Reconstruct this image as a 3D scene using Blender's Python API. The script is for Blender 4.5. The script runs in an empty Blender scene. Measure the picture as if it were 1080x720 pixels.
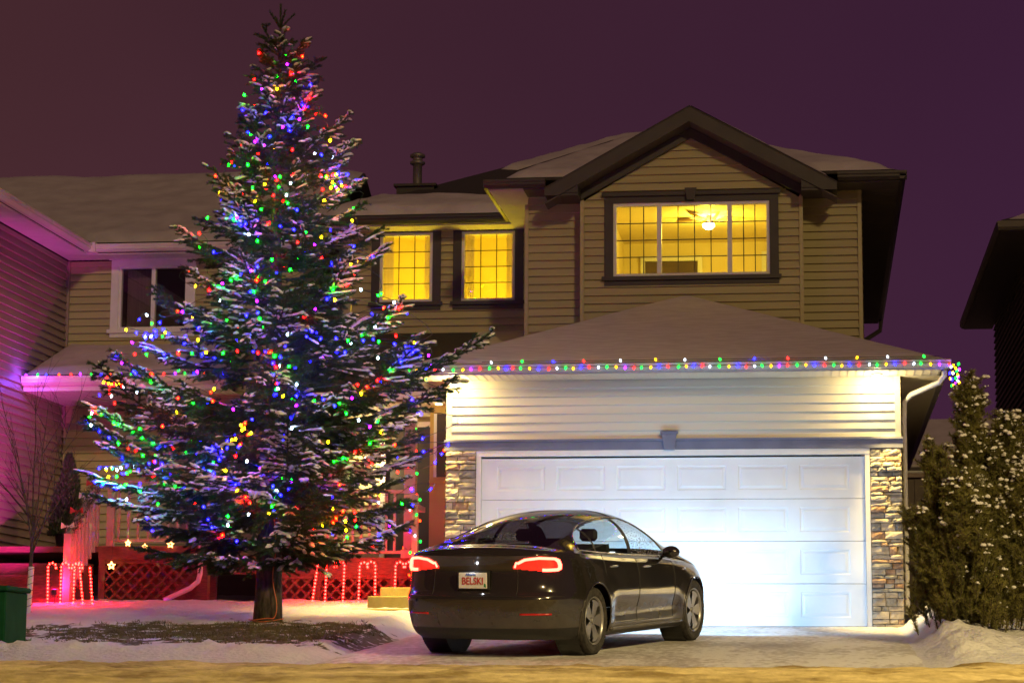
import bpy, math, random
import numpy as np
from mathutils import Vector, Matrix, noise as mnoise
R = math.radians
random.seed(7)
rng = np.random.default_rng(7)
scene = bpy.context.scene
C = scene.collection

# ---------------------------------------------------------------- camera
cam_d = bpy.data.cameras.new("camera"); cam = bpy.data.objects.new("camera", cam_d); C.objects.link(cam)
CAM = Vector((4.338, -29.157, -0.765)); yaw, pit, rol = 0.134447, 0.148625, 0.006481
F = Vector((-math.sin(yaw)*math.cos(pit), math.cos(yaw)*math.cos(pit), math.sin(pit)))
Rt = Vector((math.cos(yaw), math.sin(yaw), 0)); Up = Rt.cross(F)
R2 = Rt*math.cos(rol) + Up*math.sin(rol); U2 = Up*math.cos(rol) - Rt*math.sin(rol)
m = Matrix((R2, U2, -F)).transposed().to_4x4(); m.translation = CAM
cam.matrix_world = m
cam_d.sensor_width = 36; cam_d.lens = 2428.68/1080*36; cam_d.clip_end = 2000
cam_d.dof.use_dof = True; cam_d.dof.focus_distance = 25.0; cam_d.dof.aperture_fstop = 5.6
scene.camera = cam
# ---------------------------------------------------------------- night sky glow
W = bpy.data.worlds.new("World"); scene.world = W; W.use_nodes = True
nt = W.node_tree; nt.nodes.clear()
o_ = nt.nodes.new('ShaderNodeOutputWorld'); bg = nt.nodes.new('ShaderNodeBackground')
tc = nt.nodes.new('ShaderNodeTexCoord'); sep = nt.nodes.new('ShaderNodeSeparateXYZ')
mr = nt.nodes.new('ShaderNodeMapRange'); mr.inputs[1].default_value = -0.36; mr.inputs[2].default_value = 0.08
rp = nt.nodes.new('ShaderNodeValToRGB')
rp.color_ramp.elements[0].color = (0.066, 0.0235, 0.029, 1); rp.color_ramp.elements[1].color = (0.048, 0.0145, 0.041, 1)
mz = nt.nodes.new('ShaderNodeMapRange'); mz.inputs[1].default_value = 0.02; mz.inputs[2].default_value = 0.33
mz.inputs[3].default_value = 1.12; mz.inputs[4].default_value = 0.82
mx = nt.nodes.new('ShaderNodeVectorMath'); mx.operation = 'SCALE'
nt.links.new(tc.outputs['Generated'], sep.inputs[0]); nt.links.new(sep.outputs[0], mr.inputs[0])
nt.links.new(mr.outputs[0], rp.inputs[0]); nt.links.new(sep.outputs[2], mz.inputs[0])
cn = nt.nodes.new('ShaderNodeTexNoise'); cn.inputs['Scale'].default_value = 3.2; cn.inputs['Detail'].default_value = 4
cm = nt.nodes.new('ShaderNodeMapRange'); cm.inputs[1].default_value = .3; cm.inputs[2].default_value = .7; cm.inputs[3].default_value = .90; cm.inputs[4].default_value = 1.10
nt.links.new(tc.outputs['Generated'], cn.inputs['Vector']); nt.links.new(cn.outputs['Fac'], cm.inputs[0]); cs_ = nt.nodes.new('ShaderNodeVectorMath'); cs_.operation = 'SCALE'
nt.links.new(rp.outputs[0], cs_.inputs[0]); nt.links.new(cm.outputs[0], cs_.inputs['Scale']); nt.links.new(cs_.outputs[0], mx.inputs[0]); nt.links.new(mz.outputs[0], mx.inputs['Scale'])
nt.links.new(mx.outputs[0], bg.inputs[0]); bg.inputs[1].default_value = 1.0
nt.links.new(bg.outputs[0], o_.inputs[0])
# ---------------------------------------------------------------- street light falling from behind the camera
sd = bpy.data.lights.new("street_light_glow", 'SUN'); sd.energy = 0.64; sd.angle = R(2.5); sd.color = (1.0, 0.70, 0.29)
so = bpy.data.objects.new("street_light_glow", sd); C.objects.link(so)
sdir = Vector((-0.34, 0.95, -0.36)).normalized()          # direction the light travels
so.rotation_euler = sdir.to_track_quat('-Z', 'Y').to_euler()
scene.view_settings.view_transform = 'Standard'; scene.view_settings.look = 'None'
scene.view_settings.exposure = 0.0; scene.view_settings.gamma = 1.0
scene.cycles.max_bounces = 6; scene.cycles.diffuse_bounces = 3; scene.cycles.glossy_bounces = 3
scene.cycles.transparent_max_bounces = 12; scene.cycles.transmission_bounces = 4
scene.cycles.sample_clamp_indirect = 4.0; scene.cycles.caustics_reflective = False; scene.cycles.caustics_refractive = False

# ================================================================ helpers
def tag(o, label=None, cat=None, group=None, kind=None):
    if label: o['label'] = label
    if cat: o['category'] = cat
    if group: o['group'] = group
    if kind: o['kind'] = kind
    return o
def empty(name, loc=(0,0,0), label=None, cat=None, group=None, rz=0):
    o = bpy.data.objects.new(name, None); C.objects.link(o); o.location = loc; o.rotation_euler = (0,0,rz)
    o.empty_display_size = 0.1
    return tag(o, label, cat, group)
class MB:
    def __init__(s): s.v = []; s.f = []; s.mi = []
    def add(s, vs, fs, mi=0):
        b = len(s.v); s.v += [tuple(v) for v in vs]
        s.f += [tuple(b+i for i in f) for f in fs]; s.mi += [mi]*len(fs)
    def box(s, x0, x1, y0, y1, z0, z1, mi=0, bev=0.0):
        if bev <= 0:
            s.add([(x0,y0,z0),(x1,y0,z0),(x1,y1,z0),(x0,y1,z0),(x0,y0,z1),(x1,y0,z1),(x1,y1,z1),(x0,y1,z1)],
                  [(0,3,2,1),(4,5,6,7),(0,1,5,4),(1,2,6,5),(2,3,7,6),(3,0,4,7)], mi); return
        b = bev; vs = []; fs = []
        # chamfered box: each corner -> 3 vertices
        idx = {}
        for i,X in enumerate((x0,x1)):
            for j,Y in enumerate((y0,y1)):
                for k,Z in enumerate((z0,z1)):
                    sx, sy, sz = (1-2*i)*b, (1-2*j)*b, (1-2*k)*b
                    idx[i,j,k] = len(vs); vs += [(X,Y+sy,Z+sz),(X+sx,Y,Z+sz),(X+sx,Y+sy,Z)]
        g = lambda i,j,k,a: idx[i,j,k]+a
        fs += [(g(0,0,0,0),g(0,0,1,0),g(0,1,1,0),g(0,1,0,0)),(g(1,0,0,0),g(1,1,0,0),g(1,1,1,0),g(1,0,1,0)),
               (g(0,0,0,1),g(1,0,0,1),g(1,0,1,1),g(0,0,1,1)),(g(0,1,0,1),g(0,1,1,1),g(1,1,1,1),g(1,1,0,1)),
               (g(0,0,0,2),g(0,1,0,2),g(1,1,0,2),g(1,0,0,2)),(g(0,0,1,2),g(1,0,1,2),g(1,1,1,2),g(0,1,1,2))]
        for i in (0,1):
            for j in (0,1): fs.append((g(i,j,0,0),g(i,j,1,0),g(i,j,1,1),g(i,j,0,1)))
        for i in (0,1):
            for k in (0,1): fs.append((g(i,0,k,0),g(i,1,k,0),g(i,1,k,2),g(i,0,k,2)))
        for j in (0,1):
            for k in (0,1): fs.append((g(0,j,k,1),g(1,j,k,1),g(1,j,k,2),g(0,j,k,2)))
        for q in idx.values(): fs.append((q,q+1,q+2))
        s.add(vs, fs, mi)
    def tube(s, path, r, n=6, mi=0, cap=True):
        path = [Vector(p) for p in path]; L = len(path)
        rs = r if isinstance(r, (list, tuple)) else [r]*L
        vs = []; up = Vector((0,0,1)); prev = None
        for i,p in enumerate(path):
            d = (path[min(i+1,L-1)]-path[max(i-1,0)])
            if d.length < 1e-9: d = Vector((0,0,1))
            d.normalize()
            if prev is None:
                a = d.cross(up)
                if a.length < 1e-3: a = d.cross(Vector((1,0,0)))
            else:
                a = prev - d*prev.dot(d)
                if a.length < 1e-5: a = d.cross(up)
            a.normalize(); prev = a; b = d.cross(a)
            for k in range(n):
                t = 2*math.pi*k/n; vs.append(p + (a*math.cos(t)+b*math.sin(t))*rs[i])
        fs = [(i*n+k, i*n+(k+1)%n, (i+1)*n+(k+1)%n, (i+1)*n+k) for i in range(L-1) for k in range(n)]
        if cap: fs += [tuple(range(n))[::-1], tuple((L-1)*n+k for k in range(n))]
        s.add(vs, fs, mi)
    def lathe(s, prof, n=24, mi=0, M=None, caps=False):
        """prof: (r, z) pairs revolved round z; M maps to place"""
        vs = []
        for r, z in prof:
            for k in range(n):
                t = 2*math.pi*k/n; v = Vector((r*math.cos(t), r*math.sin(t), z)); vs.append(M@v if M else v)
        fs = [(i*n+k, i*n+(k+1)%n, (i+1)*n+(k+1)%n, (i+1)*n+k) for i in range(len(prof)-1) for k in range(n)]
        if caps: fs += [tuple(range(n))[::-1], tuple((len(prof)-1)*n+k for k in range(n))]
        s.add(vs, fs, mi)
    def prism(s, pts, d, mi=0):
        """polygon pts (3D) extruded by vector d"""
        n = len(pts); P = [Vector(p) for p in pts]; Q = [p+Vector(d) for p in P]
        s.add(P+Q, [tuple(range(n))[::-1], tuple(range(n,2*n))]+[(i,(i+1)%n,(i+1)%n+n,i+n) for i in range(n)], mi)
    def build(s, name, mats, parent=None, smooth=False, label=None):
        me = bpy.data.meshes.new(name); me.from_pydata(s.v, [], s.f)
        mats = mats if isinstance(mats, (list, tuple)) else [mats]
        for m_ in mats: me.materials.append(m_)
        if len(mats) > 1: me.polygons.foreach_set('material_index', s.mi)
        if smooth: me.polygons.foreach_set('use_smooth', [True]*len(s.f))
        me.update()
        o = bpy.data.objects.new(name, me); C.objects.link(o)
        if parent: o.parent = parent
        if label: o['label'] = label
        return o
def npmesh(name, V, Fq, mats, parent=None, smooth=False, mi=None):
    """V (n,3); Fq (m,k) index array"""
    me = bpy.data.meshes.new(name); V = np.asarray(V, np.float32); Fq = np.asarray(Fq, np.int32)
    n, k = Fq.shape
    me.vertices.add(len(V)); me.vertices.foreach_set('co', V.ravel())
    me.loops.add(n*k); me.loops.foreach_set('vertex_index', Fq.ravel())
    me.polygons.add(n); me.polygons.foreach_set('loop_start', np.arange(0, n*k, k, dtype=np.int32))
    mats = mats if isinstance(mats, (list, tuple)) else [mats]
    for m_ in mats: me.materials.append(m_)
    if mi is not None: me.polygons.foreach_set('material_index', np.asarray(mi, np.int32))
    me.polygons.foreach_set('use_smooth', np.full(n, smooth))
    me.update(calc_edges=True); me.validate()
    o = bpy.data.objects.new(name, me); C.objects.link(o)
    if parent: o.parent = parent
    return o

# ---------------------------------------------------------------- materials
def mat(name, col, rough=0.6, metal=0.0, spec=0.5, nscale=0, ncol=None, bump=0, bscale=None, coat=0, emis=None, estr=0, detail=4, stretch=None, ramp=(0.35,0.65)):
    M_ = bpy.data.materials.new(name); M_.use_nodes = True; t = M_.node_tree; b = t.nodes['Principled BSDF']
    b.inputs['Base Color'].default_value = (*col, 1); b.inputs['Roughness'].default_value = rough
    b.inputs['Metallic'].default_value = metal; b.inputs['Specular IOR Level'].default_value = spec
    b.inputs['Coat Weight'].default_value = coat; b.inputs['Coat Roughness'].default_value = 0.05
    if emis: b.inputs['Emission Color'].default_value = (*emis, 1); b.inputs['Emission Strength'].default_value = estr
    if nscale or bump:
        co = t.nodes.new('ShaderNodeTexCoord'); mp = t.nodes.new('ShaderNodeMapping')
        if stretch: mp.inputs['Scale'].default_value = stretch
        t.links.new(co.outputs['Object'], mp.inputs[0])
    if nscale:
        n = t.nodes.new('ShaderNodeTexNoise'); n.inputs['Scale'].default_value = nscale; n.inputs['Detail'].default_value = detail
        r = t.nodes.new('ShaderNodeValToRGB'); r.color_ramp.elements[0].position = ramp[0]; r.color_ramp.elements[1].position = ramp[1]
        r.color_ramp.elements[0].color = (*col, 1); r.color_ramp.elements[1].color = (*ncol, 1)
        t.links.new(mp.outputs[0], n.inputs['Vector']); t.links.new(n.outputs['Fac'], r.inputs[0]); t.links.new(r.outputs[0], b.inputs['Base Color'])
    if bump:
        n2 = t.nodes.new('ShaderNodeTexNoise'); n2.inputs['Scale'].default_value = bscale or nscale; n2.inputs['Detail'].default_value = 5
        bm = t.nodes.new('ShaderNodeBump'); bm.inputs['Distance'].default_value = bump
        t.links.new(mp.outputs[0], n2.inputs['Vector']); t.links.new(n2.outputs['Fac'], bm.inputs['Height']); t.links.new(bm.outputs[0], b.inputs['Normal'])
    return M_
def emat(name, col, strength):
    M_ = bpy.data.materials.new(name); M_.use_nodes = True; t = M_.node_tree; t.nodes.clear()
    e = t.nodes.new('ShaderNodeEmission'); e.inputs[0].default_value = (*col, 1); e.inputs[1].default_value = strength
    o = t.nodes.new('ShaderNodeOutputMaterial'); t.links.new(e.outputs[0], o.inputs[0]); return M_
def glass(name, tint=(0.9,0.9,0.9), gl=0.08, frost=0.0, rough=0.02, ior=1.45):
    M_ = bpy.data.materials.new(name); M_.use_nodes = True; t = M_.node_tree; t.nodes.clear()
    tr = t.nodes.new('ShaderNodeBsdfTransparent'); tr.inputs[0].default_value = (*tint, 1)
    g = t.nodes.new('ShaderNodeBsdfGlossy'); g.inputs['Roughness'].default_value = rough
    fr = t.nodes.new('ShaderNodeFresnel'); fr.inputs[0].default_value = ior
    ad = t.nodes.new('ShaderNodeMath'); ad.operation = 'ADD'; ad.inputs[1].default_value = gl; ad.use_clamp = True
    mxs = t.nodes.new('ShaderNodeMixShader'); o = t.nodes.new('ShaderNodeOutputMaterial')
    ge = t.nodes.new('ShaderNodeNewGeometry'); iv = t.nodes.new('ShaderNodeMath'); iv.operation = 'SUBTRACT'; iv.inputs[0].default_value = 1.0; t.links.new(ge.outputs['Backfacing'], iv.inputs[1])
    mu = t.nodes.new('ShaderNodeMath'); mu.operation = 'MULTIPLY'; t.links.new(fr.outputs[0], mu.inputs[0]); t.links.new(iv.outputs[0], mu.inputs[1]); t.links.new(mu.outputs[0], ad.inputs[0]); t.links.new(ad.outputs[0], mxs.inputs[0])
    t.links.new(tr.outputs[0], mxs.inputs[1]); t.links.new(g.outputs[0], mxs.inputs[2]); out = mxs
    if frost:
        d = t.nodes.new('ShaderNodeBsdfDiffuse'); d.inputs[0].default_value = (0.8,0.82,0.85,1)
        tl = t.nodes.new('ShaderNodeBsdfTranslucent'); tl.inputs[0].default_value = (0.8,0.82,0.85,1)
        ad2 = t.nodes.new('ShaderNodeMixShader'); ad2.inputs[0].default_value = 0.6
        t.links.new(d.outputs[0], ad2.inputs[1]); t.links.new(tl.outputs[0], ad2.inputs[2])
        co = t.nodes.new('ShaderNodeTexCoord'); n = t.nodes.new('ShaderNodeTexNoise'); n.inputs['Scale'].default_value = 55; n.inputs['Detail'].default_value = 5
        r = t.nodes.new('ShaderNodeMapRange'); r.inputs[1].default_value = 0.5; r.inputs[2].default_value = 0.62; r.inputs[4].default_value = frost
        t.links.new(co.outputs['Object'], n.inputs['Vector']); t.links.new(n.outputs['Fac'], r.inputs[0])
        m2 = t.nodes.new('ShaderNodeMixShader'); t.links.new(r.outputs[0], m2.inputs[0]); t.links.new(mxs.outputs[0], m2.inputs[1]); t.links.new(ad2.outputs[0], m2.inputs[2]); out = m2
    t.links.new(out.outputs[0], o.inputs[0]); return M_
M = {}
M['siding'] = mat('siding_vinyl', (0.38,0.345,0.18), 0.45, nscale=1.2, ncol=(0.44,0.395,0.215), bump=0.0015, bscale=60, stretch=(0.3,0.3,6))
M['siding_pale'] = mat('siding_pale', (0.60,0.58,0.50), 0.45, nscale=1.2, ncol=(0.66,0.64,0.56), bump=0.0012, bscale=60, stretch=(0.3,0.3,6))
M['siding_tan'] = mat('siding_tan', (0.26,0.19,0.17), 0.5, nscale=1.5, ncol=(0.31,0.23,0.20), bump=0.0015, bscale=50, stretch=(0.3,0.3,6))
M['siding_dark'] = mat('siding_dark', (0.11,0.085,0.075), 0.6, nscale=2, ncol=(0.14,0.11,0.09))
M['trim_dark'] = mat('trim_brown', (0.034,0.029,0.028), 0.5, nscale=3, ncol=(0.046,0.039,0.036), bump=0.002, bscale=25)
M['band'] = mat('band_grey', (0.12,0.13,0.20), 0.5, nscale=4, ncol=(0.15,0.16,0.24), bump=0.002, bscale=25)
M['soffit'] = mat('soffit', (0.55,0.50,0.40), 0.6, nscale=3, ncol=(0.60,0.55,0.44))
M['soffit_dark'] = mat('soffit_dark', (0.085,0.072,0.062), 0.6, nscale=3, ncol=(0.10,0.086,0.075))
M['white'] = mat('white_paint', (0.72,0.71,0.70), 0.4, nscale=6, ncol=(0.78,0.77,0.76), bump=0.0006, bscale=90)
M['doorwhite'] = mat('garage_door_paint', (0.74,0.75,0.78), 0.42, nscale=2.5, ncol=(0.80,0.81,0.83), bump=0.0008, bscale=120)
M['gutter_w'] = mat('gutter_paint', (0.60,0.58,0.56), 0.35, nscale=5, ncol=(0.66,0.64,0.62))
M['shingle'] = mat('asphalt_shingle', (0.028,0.025,0.025), 0.9, nscale=30, ncol=(0.06,0.052,0.05), bump=0.01, bscale=20, stretch=(1,4,4))
M['frost'] = mat('frosted_shingle', (0.50,0.45,0.44), 0.85, nscale=14, ncol=(0.66,0.61,0.60), bump=0.012, bscale=9, stretch=(0.25,3.0,3.0), detail=8)
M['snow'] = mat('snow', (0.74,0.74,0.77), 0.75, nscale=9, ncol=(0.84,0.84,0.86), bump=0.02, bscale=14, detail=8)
M['snow_roof'] = mat('snow_on_roof', (0.46,0.42,0.44), 0.85, nscale=2.5, ncol=(0.56,0.52,0.54), bump=0.012, bscale=7, detail=8)  # snow tone lowered to hold the dim light on the neighbour roof
M['stone_a'] = mat('ledge_stone', (0.30,0.25,0.19), 0.85, nscale=7, ncol=(0.52,0.45,0.36), bump=0.012, bscale=30)
M['stone_b'] = mat('ledge_stone_brown', (0.26,0.15,0.09), 0.85, nscale=9, ncol=(0.40,0.27,0.18), bump=0.012, bscale=30)
M['stone_c'] = mat('ledge_stone_grey', (0.16,0.15,0.14), 0.85, nscale=9, ncol=(0.30,0.28,0.25), bump=0.012, bscale=30)
M['mortar'] = mat('mortar', (0.07,0.06,0.055), 0.95, nscale=40, ncol=(0.1,0.09,0.08))
M['concrete'] = mat('lamp_yellow_concrete', (0.52,0.42,0.10), 0.85, nscale=8, ncol=(0.62,0.50,0.14), bump=0.004, bscale=50)  # yellow lamp light on the steps is put into the base colour
M['metal'] = mat('galvanised', (0.20,0.19,0.18), 0.5, metal=0.6, nscale=15, ncol=(0.26,0.24,0.22))
M['deckwood'] = mat('stained_wood', (0.10,0.032,0.026), 0.7, nscale=12, ncol=(0.17,0.055,0.04), bump=0.003, bscale=30, stretch=(1,1,6))
M['purplepost'] = mat('painted_post', (0.34,0.27,0.25), 0.5, nscale=6, ncol=(0.40,0.32,0.30))
M['bark'] = mat('bark', (0.035,0.026,0.02), 0.95, nscale=24, ncol=(0.10,0.075,0.055), bump=0.03, bscale=22, stretch=(1,1,0.35))
M['needle'] = mat('spruce_needles', (0.020,0.048,0.018), 0.6, nscale=2.2, ncol=(0.045,0.085,0.030))
M['needle2'] = mat('pine_needles', (0.095,0.095,0.020), 0.65, nscale=4, ncol=(0.20,0.18,0.04))
M['twig'] = mat('bare_twig', (0.05,0.035,0.03), 0.9, nscale=20, ncol=(0.09,0.06,0.05))
M['treesnow'] = mat('snow_on_needles', (0.70,0.68,0.70), 0.8, nscale=30, ncol=(0.82,0.80,0.82), bump=0.004, bscale=60)
M['roomwall'] = mat('room_wall', (0.80,0.66,0.30), 0.8, nscale=3, ncol=(0.84,0.70,0.34))
M['roomdark'] = mat('room_dark', (0.05,0.04,0.05), 0.9, nscale=3, ncol=(0.07,0.06,0.06))
M['wirec'] = mat('green_wire', (0.01,0.03,0.015), 0.5, nscale=20, ncol=(0.015,0.04,0.02))
M['orangecord'] = mat('orange_cord', (0.55,0.12,0.03), 0.4, nscale=20, ncol=(0.6,0.15,0.04))
M['boxgreen'] = mat('green_box_paint', (0.006,0.055,0.022), 0.85, spec=0.1, nscale=5, ncol=(0.009,0.070,0.030), bump=0.001, bscale=60)
M['glasswin'] = glass('window_glass', (0.95,0.95,0.93), 0.03)
M['black'] = mat('black_plastic', (0.012,0.012,0.013), 0.5, nscale=30, ncol=(0.018,0.018,0.019))
M['snowdirt'] = None

# ================================================================ terrain
def sm(a, b, x):
    t = np.clip((x-a)/(b-a), 0, 1); return t*t*(3-2*t)
_LY = [-40,-30,-24,-18,-14,-10.5,-9,-8,-7.3,-6.7,-6.2,-5,-3,-1,1,2,6,12,40,300]
_LZ = [-.95,-.93,-.88,-.76,-.68,-.618,-.61,-.60,-.51,-.40,-.40,-.27,-.06,.15,.345,.38,.5,.85,1.0,1.0]
_DY = [-40,-30,-24,-18,-14,-10.5,-9,-8,-7,0,.2,1,2,6,12,40,300]
_DZ = [-.95,-.93,-.88,-.76,-.68,-.618,-.61,-.60,-.511,0,0.0,0.0,.38,.5,.85,1.0,1.0]
_RY = [-40,-30,-24,-18,-14,-10.5,-9,-8,-7.2,-6.4,-5,-3,-1,1,6,12,40,300]
_RZ = [-.95,-.93,-.88,-.76,-.68,-.618,-.59,-.54,-.45,-.36,-.24,-.06,.10,.3,.5,.85,1.0,1.0]
def base_h(x, y):
    x = np.asarray(x, float); y = np.asarray(y, float)
    l = np.interp(y, _LY, _LZ); d = np.interp(y, _DY, _DZ); r = np.interp(y, _RY, _RZ)
    # driveway edges: left edge swings a little, right edge straight
    wl = 1-sm(-0.85, -0.45, x+0*y); wr = sm(5.25, 5.65, x)
    return l*wl + r*wr + d*(1-wl)*(1-wr)
def fbm(x, y, s, o=3):
    return mnoise.fractal(Vector((x*s, y*s, 3.7)), 0.7, 2.1, o)
def ground_z(x, y, lumps=True):
    z = float(base_h(x, y))
    if lumps:
        off = (x < -0.6) or (x > 5.45)
        amp = 0.030 if off else 0.004
        z += amp*fbm(x, y, 1.4)
        ridge = math.exp(-((y+6.65)/0.30)**2)*(1 if x < -0.9 else 0)
        z += ridge*(0.055*fbm(x+5, y, 6.5, 5)+0.02)
        redge = math.exp(-((x-5.75)/0.28)**2)*float(sm(-7.6,-6.9,y))*float(1-sm(0,1,y))
        z += redge*(0.08+0.10*fbm(x, y+9, 4.2, 5))
        if x > 5.5 and y < -5.6: z += 0.05*abs(fbm(x, y, 5, 4))*float(sm(-8.2,-7.0,y))
        if y < -7.9: z += 0.026*fbm(x*0.8, y*2.2, 2.4, 4)*float(1-sm(-8.6,-7.9,y))
        if off and y > -6: z += 0.014*fbm(x, y, 7, 4)
    return z
def axis(segs):
    out = []
    for a, b, st in segs: out += list(np.arange(a, b, st))
    return np.array(out + [segs[-1][1]])
def sheet(name, xs, ys, zf, mats, smooth=True):
    nx, ny = len(xs), len(ys)
    V = np.array([(x, y, zf(x, y)) for y in ys for x in xs])
    i = np.arange(nx-1)[None,:] + np.arange(ny-1)[:,None]*nx
    Fq = np.stack([i, i+1, i+1+nx, i+nx], -1).reshape(-1,4)
    return npmesh(name, V, Fq, mats, smooth=smooth)
# ground material: snow with a bare brown-green patch under the spruce
gm = bpy.data.materials.new('snowy_lawn'); gm.use_nodes = True; t = gm.node_tree; b = t.nodes['Principled BSDF']; b.inputs['Roughness'].default_value = 0.8
co = t.nodes.new('ShaderNodeTexCoord'); sp = t.nodes.new('ShaderNodeSeparateXYZ'); t.links.new(co.outputs['Object'], sp.inputs[0])
def mth(t, op, a, b_=None, clamp=False):
    n = t.nodes.new('ShaderNodeMath'); n.operation = op; n.use_clamp = clamp
    for i, q in enumerate((a, b_)):
        if q is None: continue
        if isinstance(q, (int, float)): n.inputs[i].default_value = q
        else: t.links.new(q, n.inputs[i])
    return n.outputs[0]
def noi(t, co, sc, det=5, st=None):
    n = t.nodes.new('ShaderNodeTexNoise'); n.inputs['Scale'].default_value = sc; n.inputs['Detail'].default_value = det
    if st:
        mp = t.nodes.new('ShaderNodeMapping'); mp.inputs['Scale'].default_value = st; t.links.new(co, mp.inputs[0]); co = mp.outputs[0]
    t.links.new(co, n.inputs['Vector']); return n.outputs['Fac']
PX, PY, PA, PB = -1.9, -4.35, 2.55, 1.35      # bare patch ellipse
dx = mth(t,'DIVIDE', mth(t,'SUBTRACT', sp.outputs[0], PX), PA); dy = mth(t,'DIVIDE', mth(t,'SUBTRACT', sp.outputs[1], PY), PB)
rr = mth(t,'SQRT', mth(t,'ADD', mth(t,'MULTIPLY',dx,dx), mth(t,'MULTIPLY',dy,dy)))
rr = mth(t,'ADD', rr, mth(t,'MULTIPLY', mth(t,'SUBTRACT', noi(t, co.outputs['Object'], 3.4, 12), 0.5), 2.6))
mk = t.nodes.new('ShaderNodeMapRange'); mk.inputs[1].default_value = 1.02; mk.inputs[2].default_value = 0.90; t.links.new(rr, mk.inputs[0])
fk = t.nodes.new('ShaderNodeMapRange'); fk.inputs[1].default_value = .57; fk.inputs[2].default_value = .63; fk.inputs[3].default_value = 1; fk.inputs[4].default_value = 0; t.links.new(noi(t, co.outputs['Object'], 9, 8), fk.inputs[0]); mko = mth(t, 'MULTIPLY', mk.outputs[0], fk.outputs[0])
r1 = t.nodes.new('ShaderNodeValToRGB'); r1.color_ramp.elements[0].color=(0.06,0.045,0.022,1); r1.color_ramp.elements[1].color=(0.13,0.10,0.05,1)
t.links.new(noi(t, co.outputs['Object'], 22, 6), r1.inputs[0])
r2 = t.nodes.new('ShaderNodeValToRGB'); r2.color_ramp.elements[0].color=(0.66,0.65,0.69,1); r2.color_ramp.elements[1].color=(0.82,0.81,0.84,1)
t.links.new(noi(t, co.outputs['Object'], 3, 8), r2.inputs[0])
r3 = t.nodes.new('ShaderNodeMix'); r3.data_type='RGBA'; t.links.new(mko, r3.inputs[0]); t.links.new(r2.outputs[0], r3.inputs[6]); t.links.new(r1.outputs[0], r3.inputs[7])
t.links.new(r3.outputs[2], b.inputs['Base Color'])
bm = t.nodes.new('ShaderNodeBump'); bm.inputs['Distance'].default_value = 0.03; t.links.new(noi(t, co.outputs['Object'], 16, 8), bm.inputs['Height']); t.links.new(bm.outputs[0], b.inputs['Normal'])
def ground_under(x, y):
    z = ground_z(x, y)
    return z - (0.012 if -0.5 < x < 5.35 and -8.2 < y < 1.2 else 0.0) - (0.07 if y < -8.3 else 0)
xs = axis([(-300,-60,60),(-60,-14,6),(-14,-7.5,.5),(-7.5,7.5,.07),(7.5,14,.5),(14,60,6),(60,300,60)])
ys = axis([(-60,-30,4),(-30,-10,.5),(-10,1.5,.07),(1.5,14,.5),(14,60,6),(60,400,60)])
g = sheet('ground', xs, ys, ground_under, gm); tag(g, kind='structure')
# driveway: packed snow over concrete
dm = bpy.data.materials.new('packed_snow_drive'); dm.use_nodes = True; t = dm.node_tree; b = t.nodes['Principled BSDF']; b.inputs['Roughness'].default_value = 0.62
co = t.nodes.new('ShaderNodeTexCoord'); cc = co.outputs['Object']
ra = t.nodes.new('ShaderNodeValToRGB'); e = ra.color_ramp.elements; e[0].position=0.36; e[0].color=(0.42,0.38,0.36,1); e[1].position=0.55; e[1].color=(0.86,0.85,0.86,1)
e2 = ra.color_ramp.elements.new(0.47); e2.color=(0.60,0.57,0.56,1)
nn = mth(t,'ADD', mth(t,'MULTIPLY', noi(t, cc, 1.1, 10, (1,0.5,1)), 0.65), mth(t,'MULTIPLY', noi(t, cc, 14, 6, (1,0.4,1)), 0.35))
t.links.new(nn, ra.inputs[0]); t.links.new(ra.outputs[0], b.inputs['Base Color'])
bm = t.nodes.new('ShaderNodeBump'); bm.inputs['Distance'].default_value = 0.012; t.links.new(noi(t, cc, 30, 8), bm.inputs['Height']); t.links.new(bm.outputs[0], b.inputs['Normal'])
def drive_z(x, y):
    e_ = min(1.0, max(0.0, min((x+0.55)/0.25, (5.4-x)/0.25)))
    return float(np.interp(y, _DY, _DZ)) + 0.003*fbm(x, y, 3) - 0.02*(1-e_)
g = sheet('driveway', np.arange(-0.55, 5.42, .1), np.append(np.arange(-8.1, 0.0, .1), 0.1), drive_z, dm); tag(g, kind='structure')
# street: sandy packed snow
stm = bpy.data.materials.new('sandy_street_snow'); stm.use_nodes = True; t = stm.node_tree; b = t.nodes['Principled BSDF']; b.inputs['Roughness'].default_value = 0.85
co = t.nodes.new('ShaderNodeTexCoord'); cc = co.outputs['Object']
ra = t.nodes.new('ShaderNodeValToRGB'); e = ra.color_ramp.elements; e[0].position=0.36; e[0].color=(0.28,0.19,0.05,1); e[1].position=0.60; e[1].color=(0.80,0.64,0.30,1)
nn = mth(t,'ADD', mth(t,'MULTIPLY', noi(t, cc, 1.6, 10, (1,0.35,1)), 0.7), mth(t,'MULTIPLY', noi(t, cc, 12, 6), 0.3))
t.links.new(nn, ra.inputs[0]); t.links.new(ra.outputs[0], b.inputs['Base Color'])
bm = t.nodes.new('ShaderNodeBump'); bm.inputs['Distance'].default_value = 0.03; t.links.new(noi(t, cc, 9, 8), bm.inputs['Height']); t.links.new(bm.outputs[0], b.inputs['Normal'])
def street_z(x, y): return ground_z(x, y) + 0.012*float(1-sm(-8.3,-8.0,y)) - 0.03*float(sm(-8.15,-7.95,y)) + 0.012*fbm(x+3, y, 4, 4)
g = sheet('street', axis([(-60,-12,4),(-12,14,.12),(14,60,4)]), axis([(-30,-20,.6),(-20,-7.95,.12)]), street_z, stm); tag(g, kind='structure')

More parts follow.
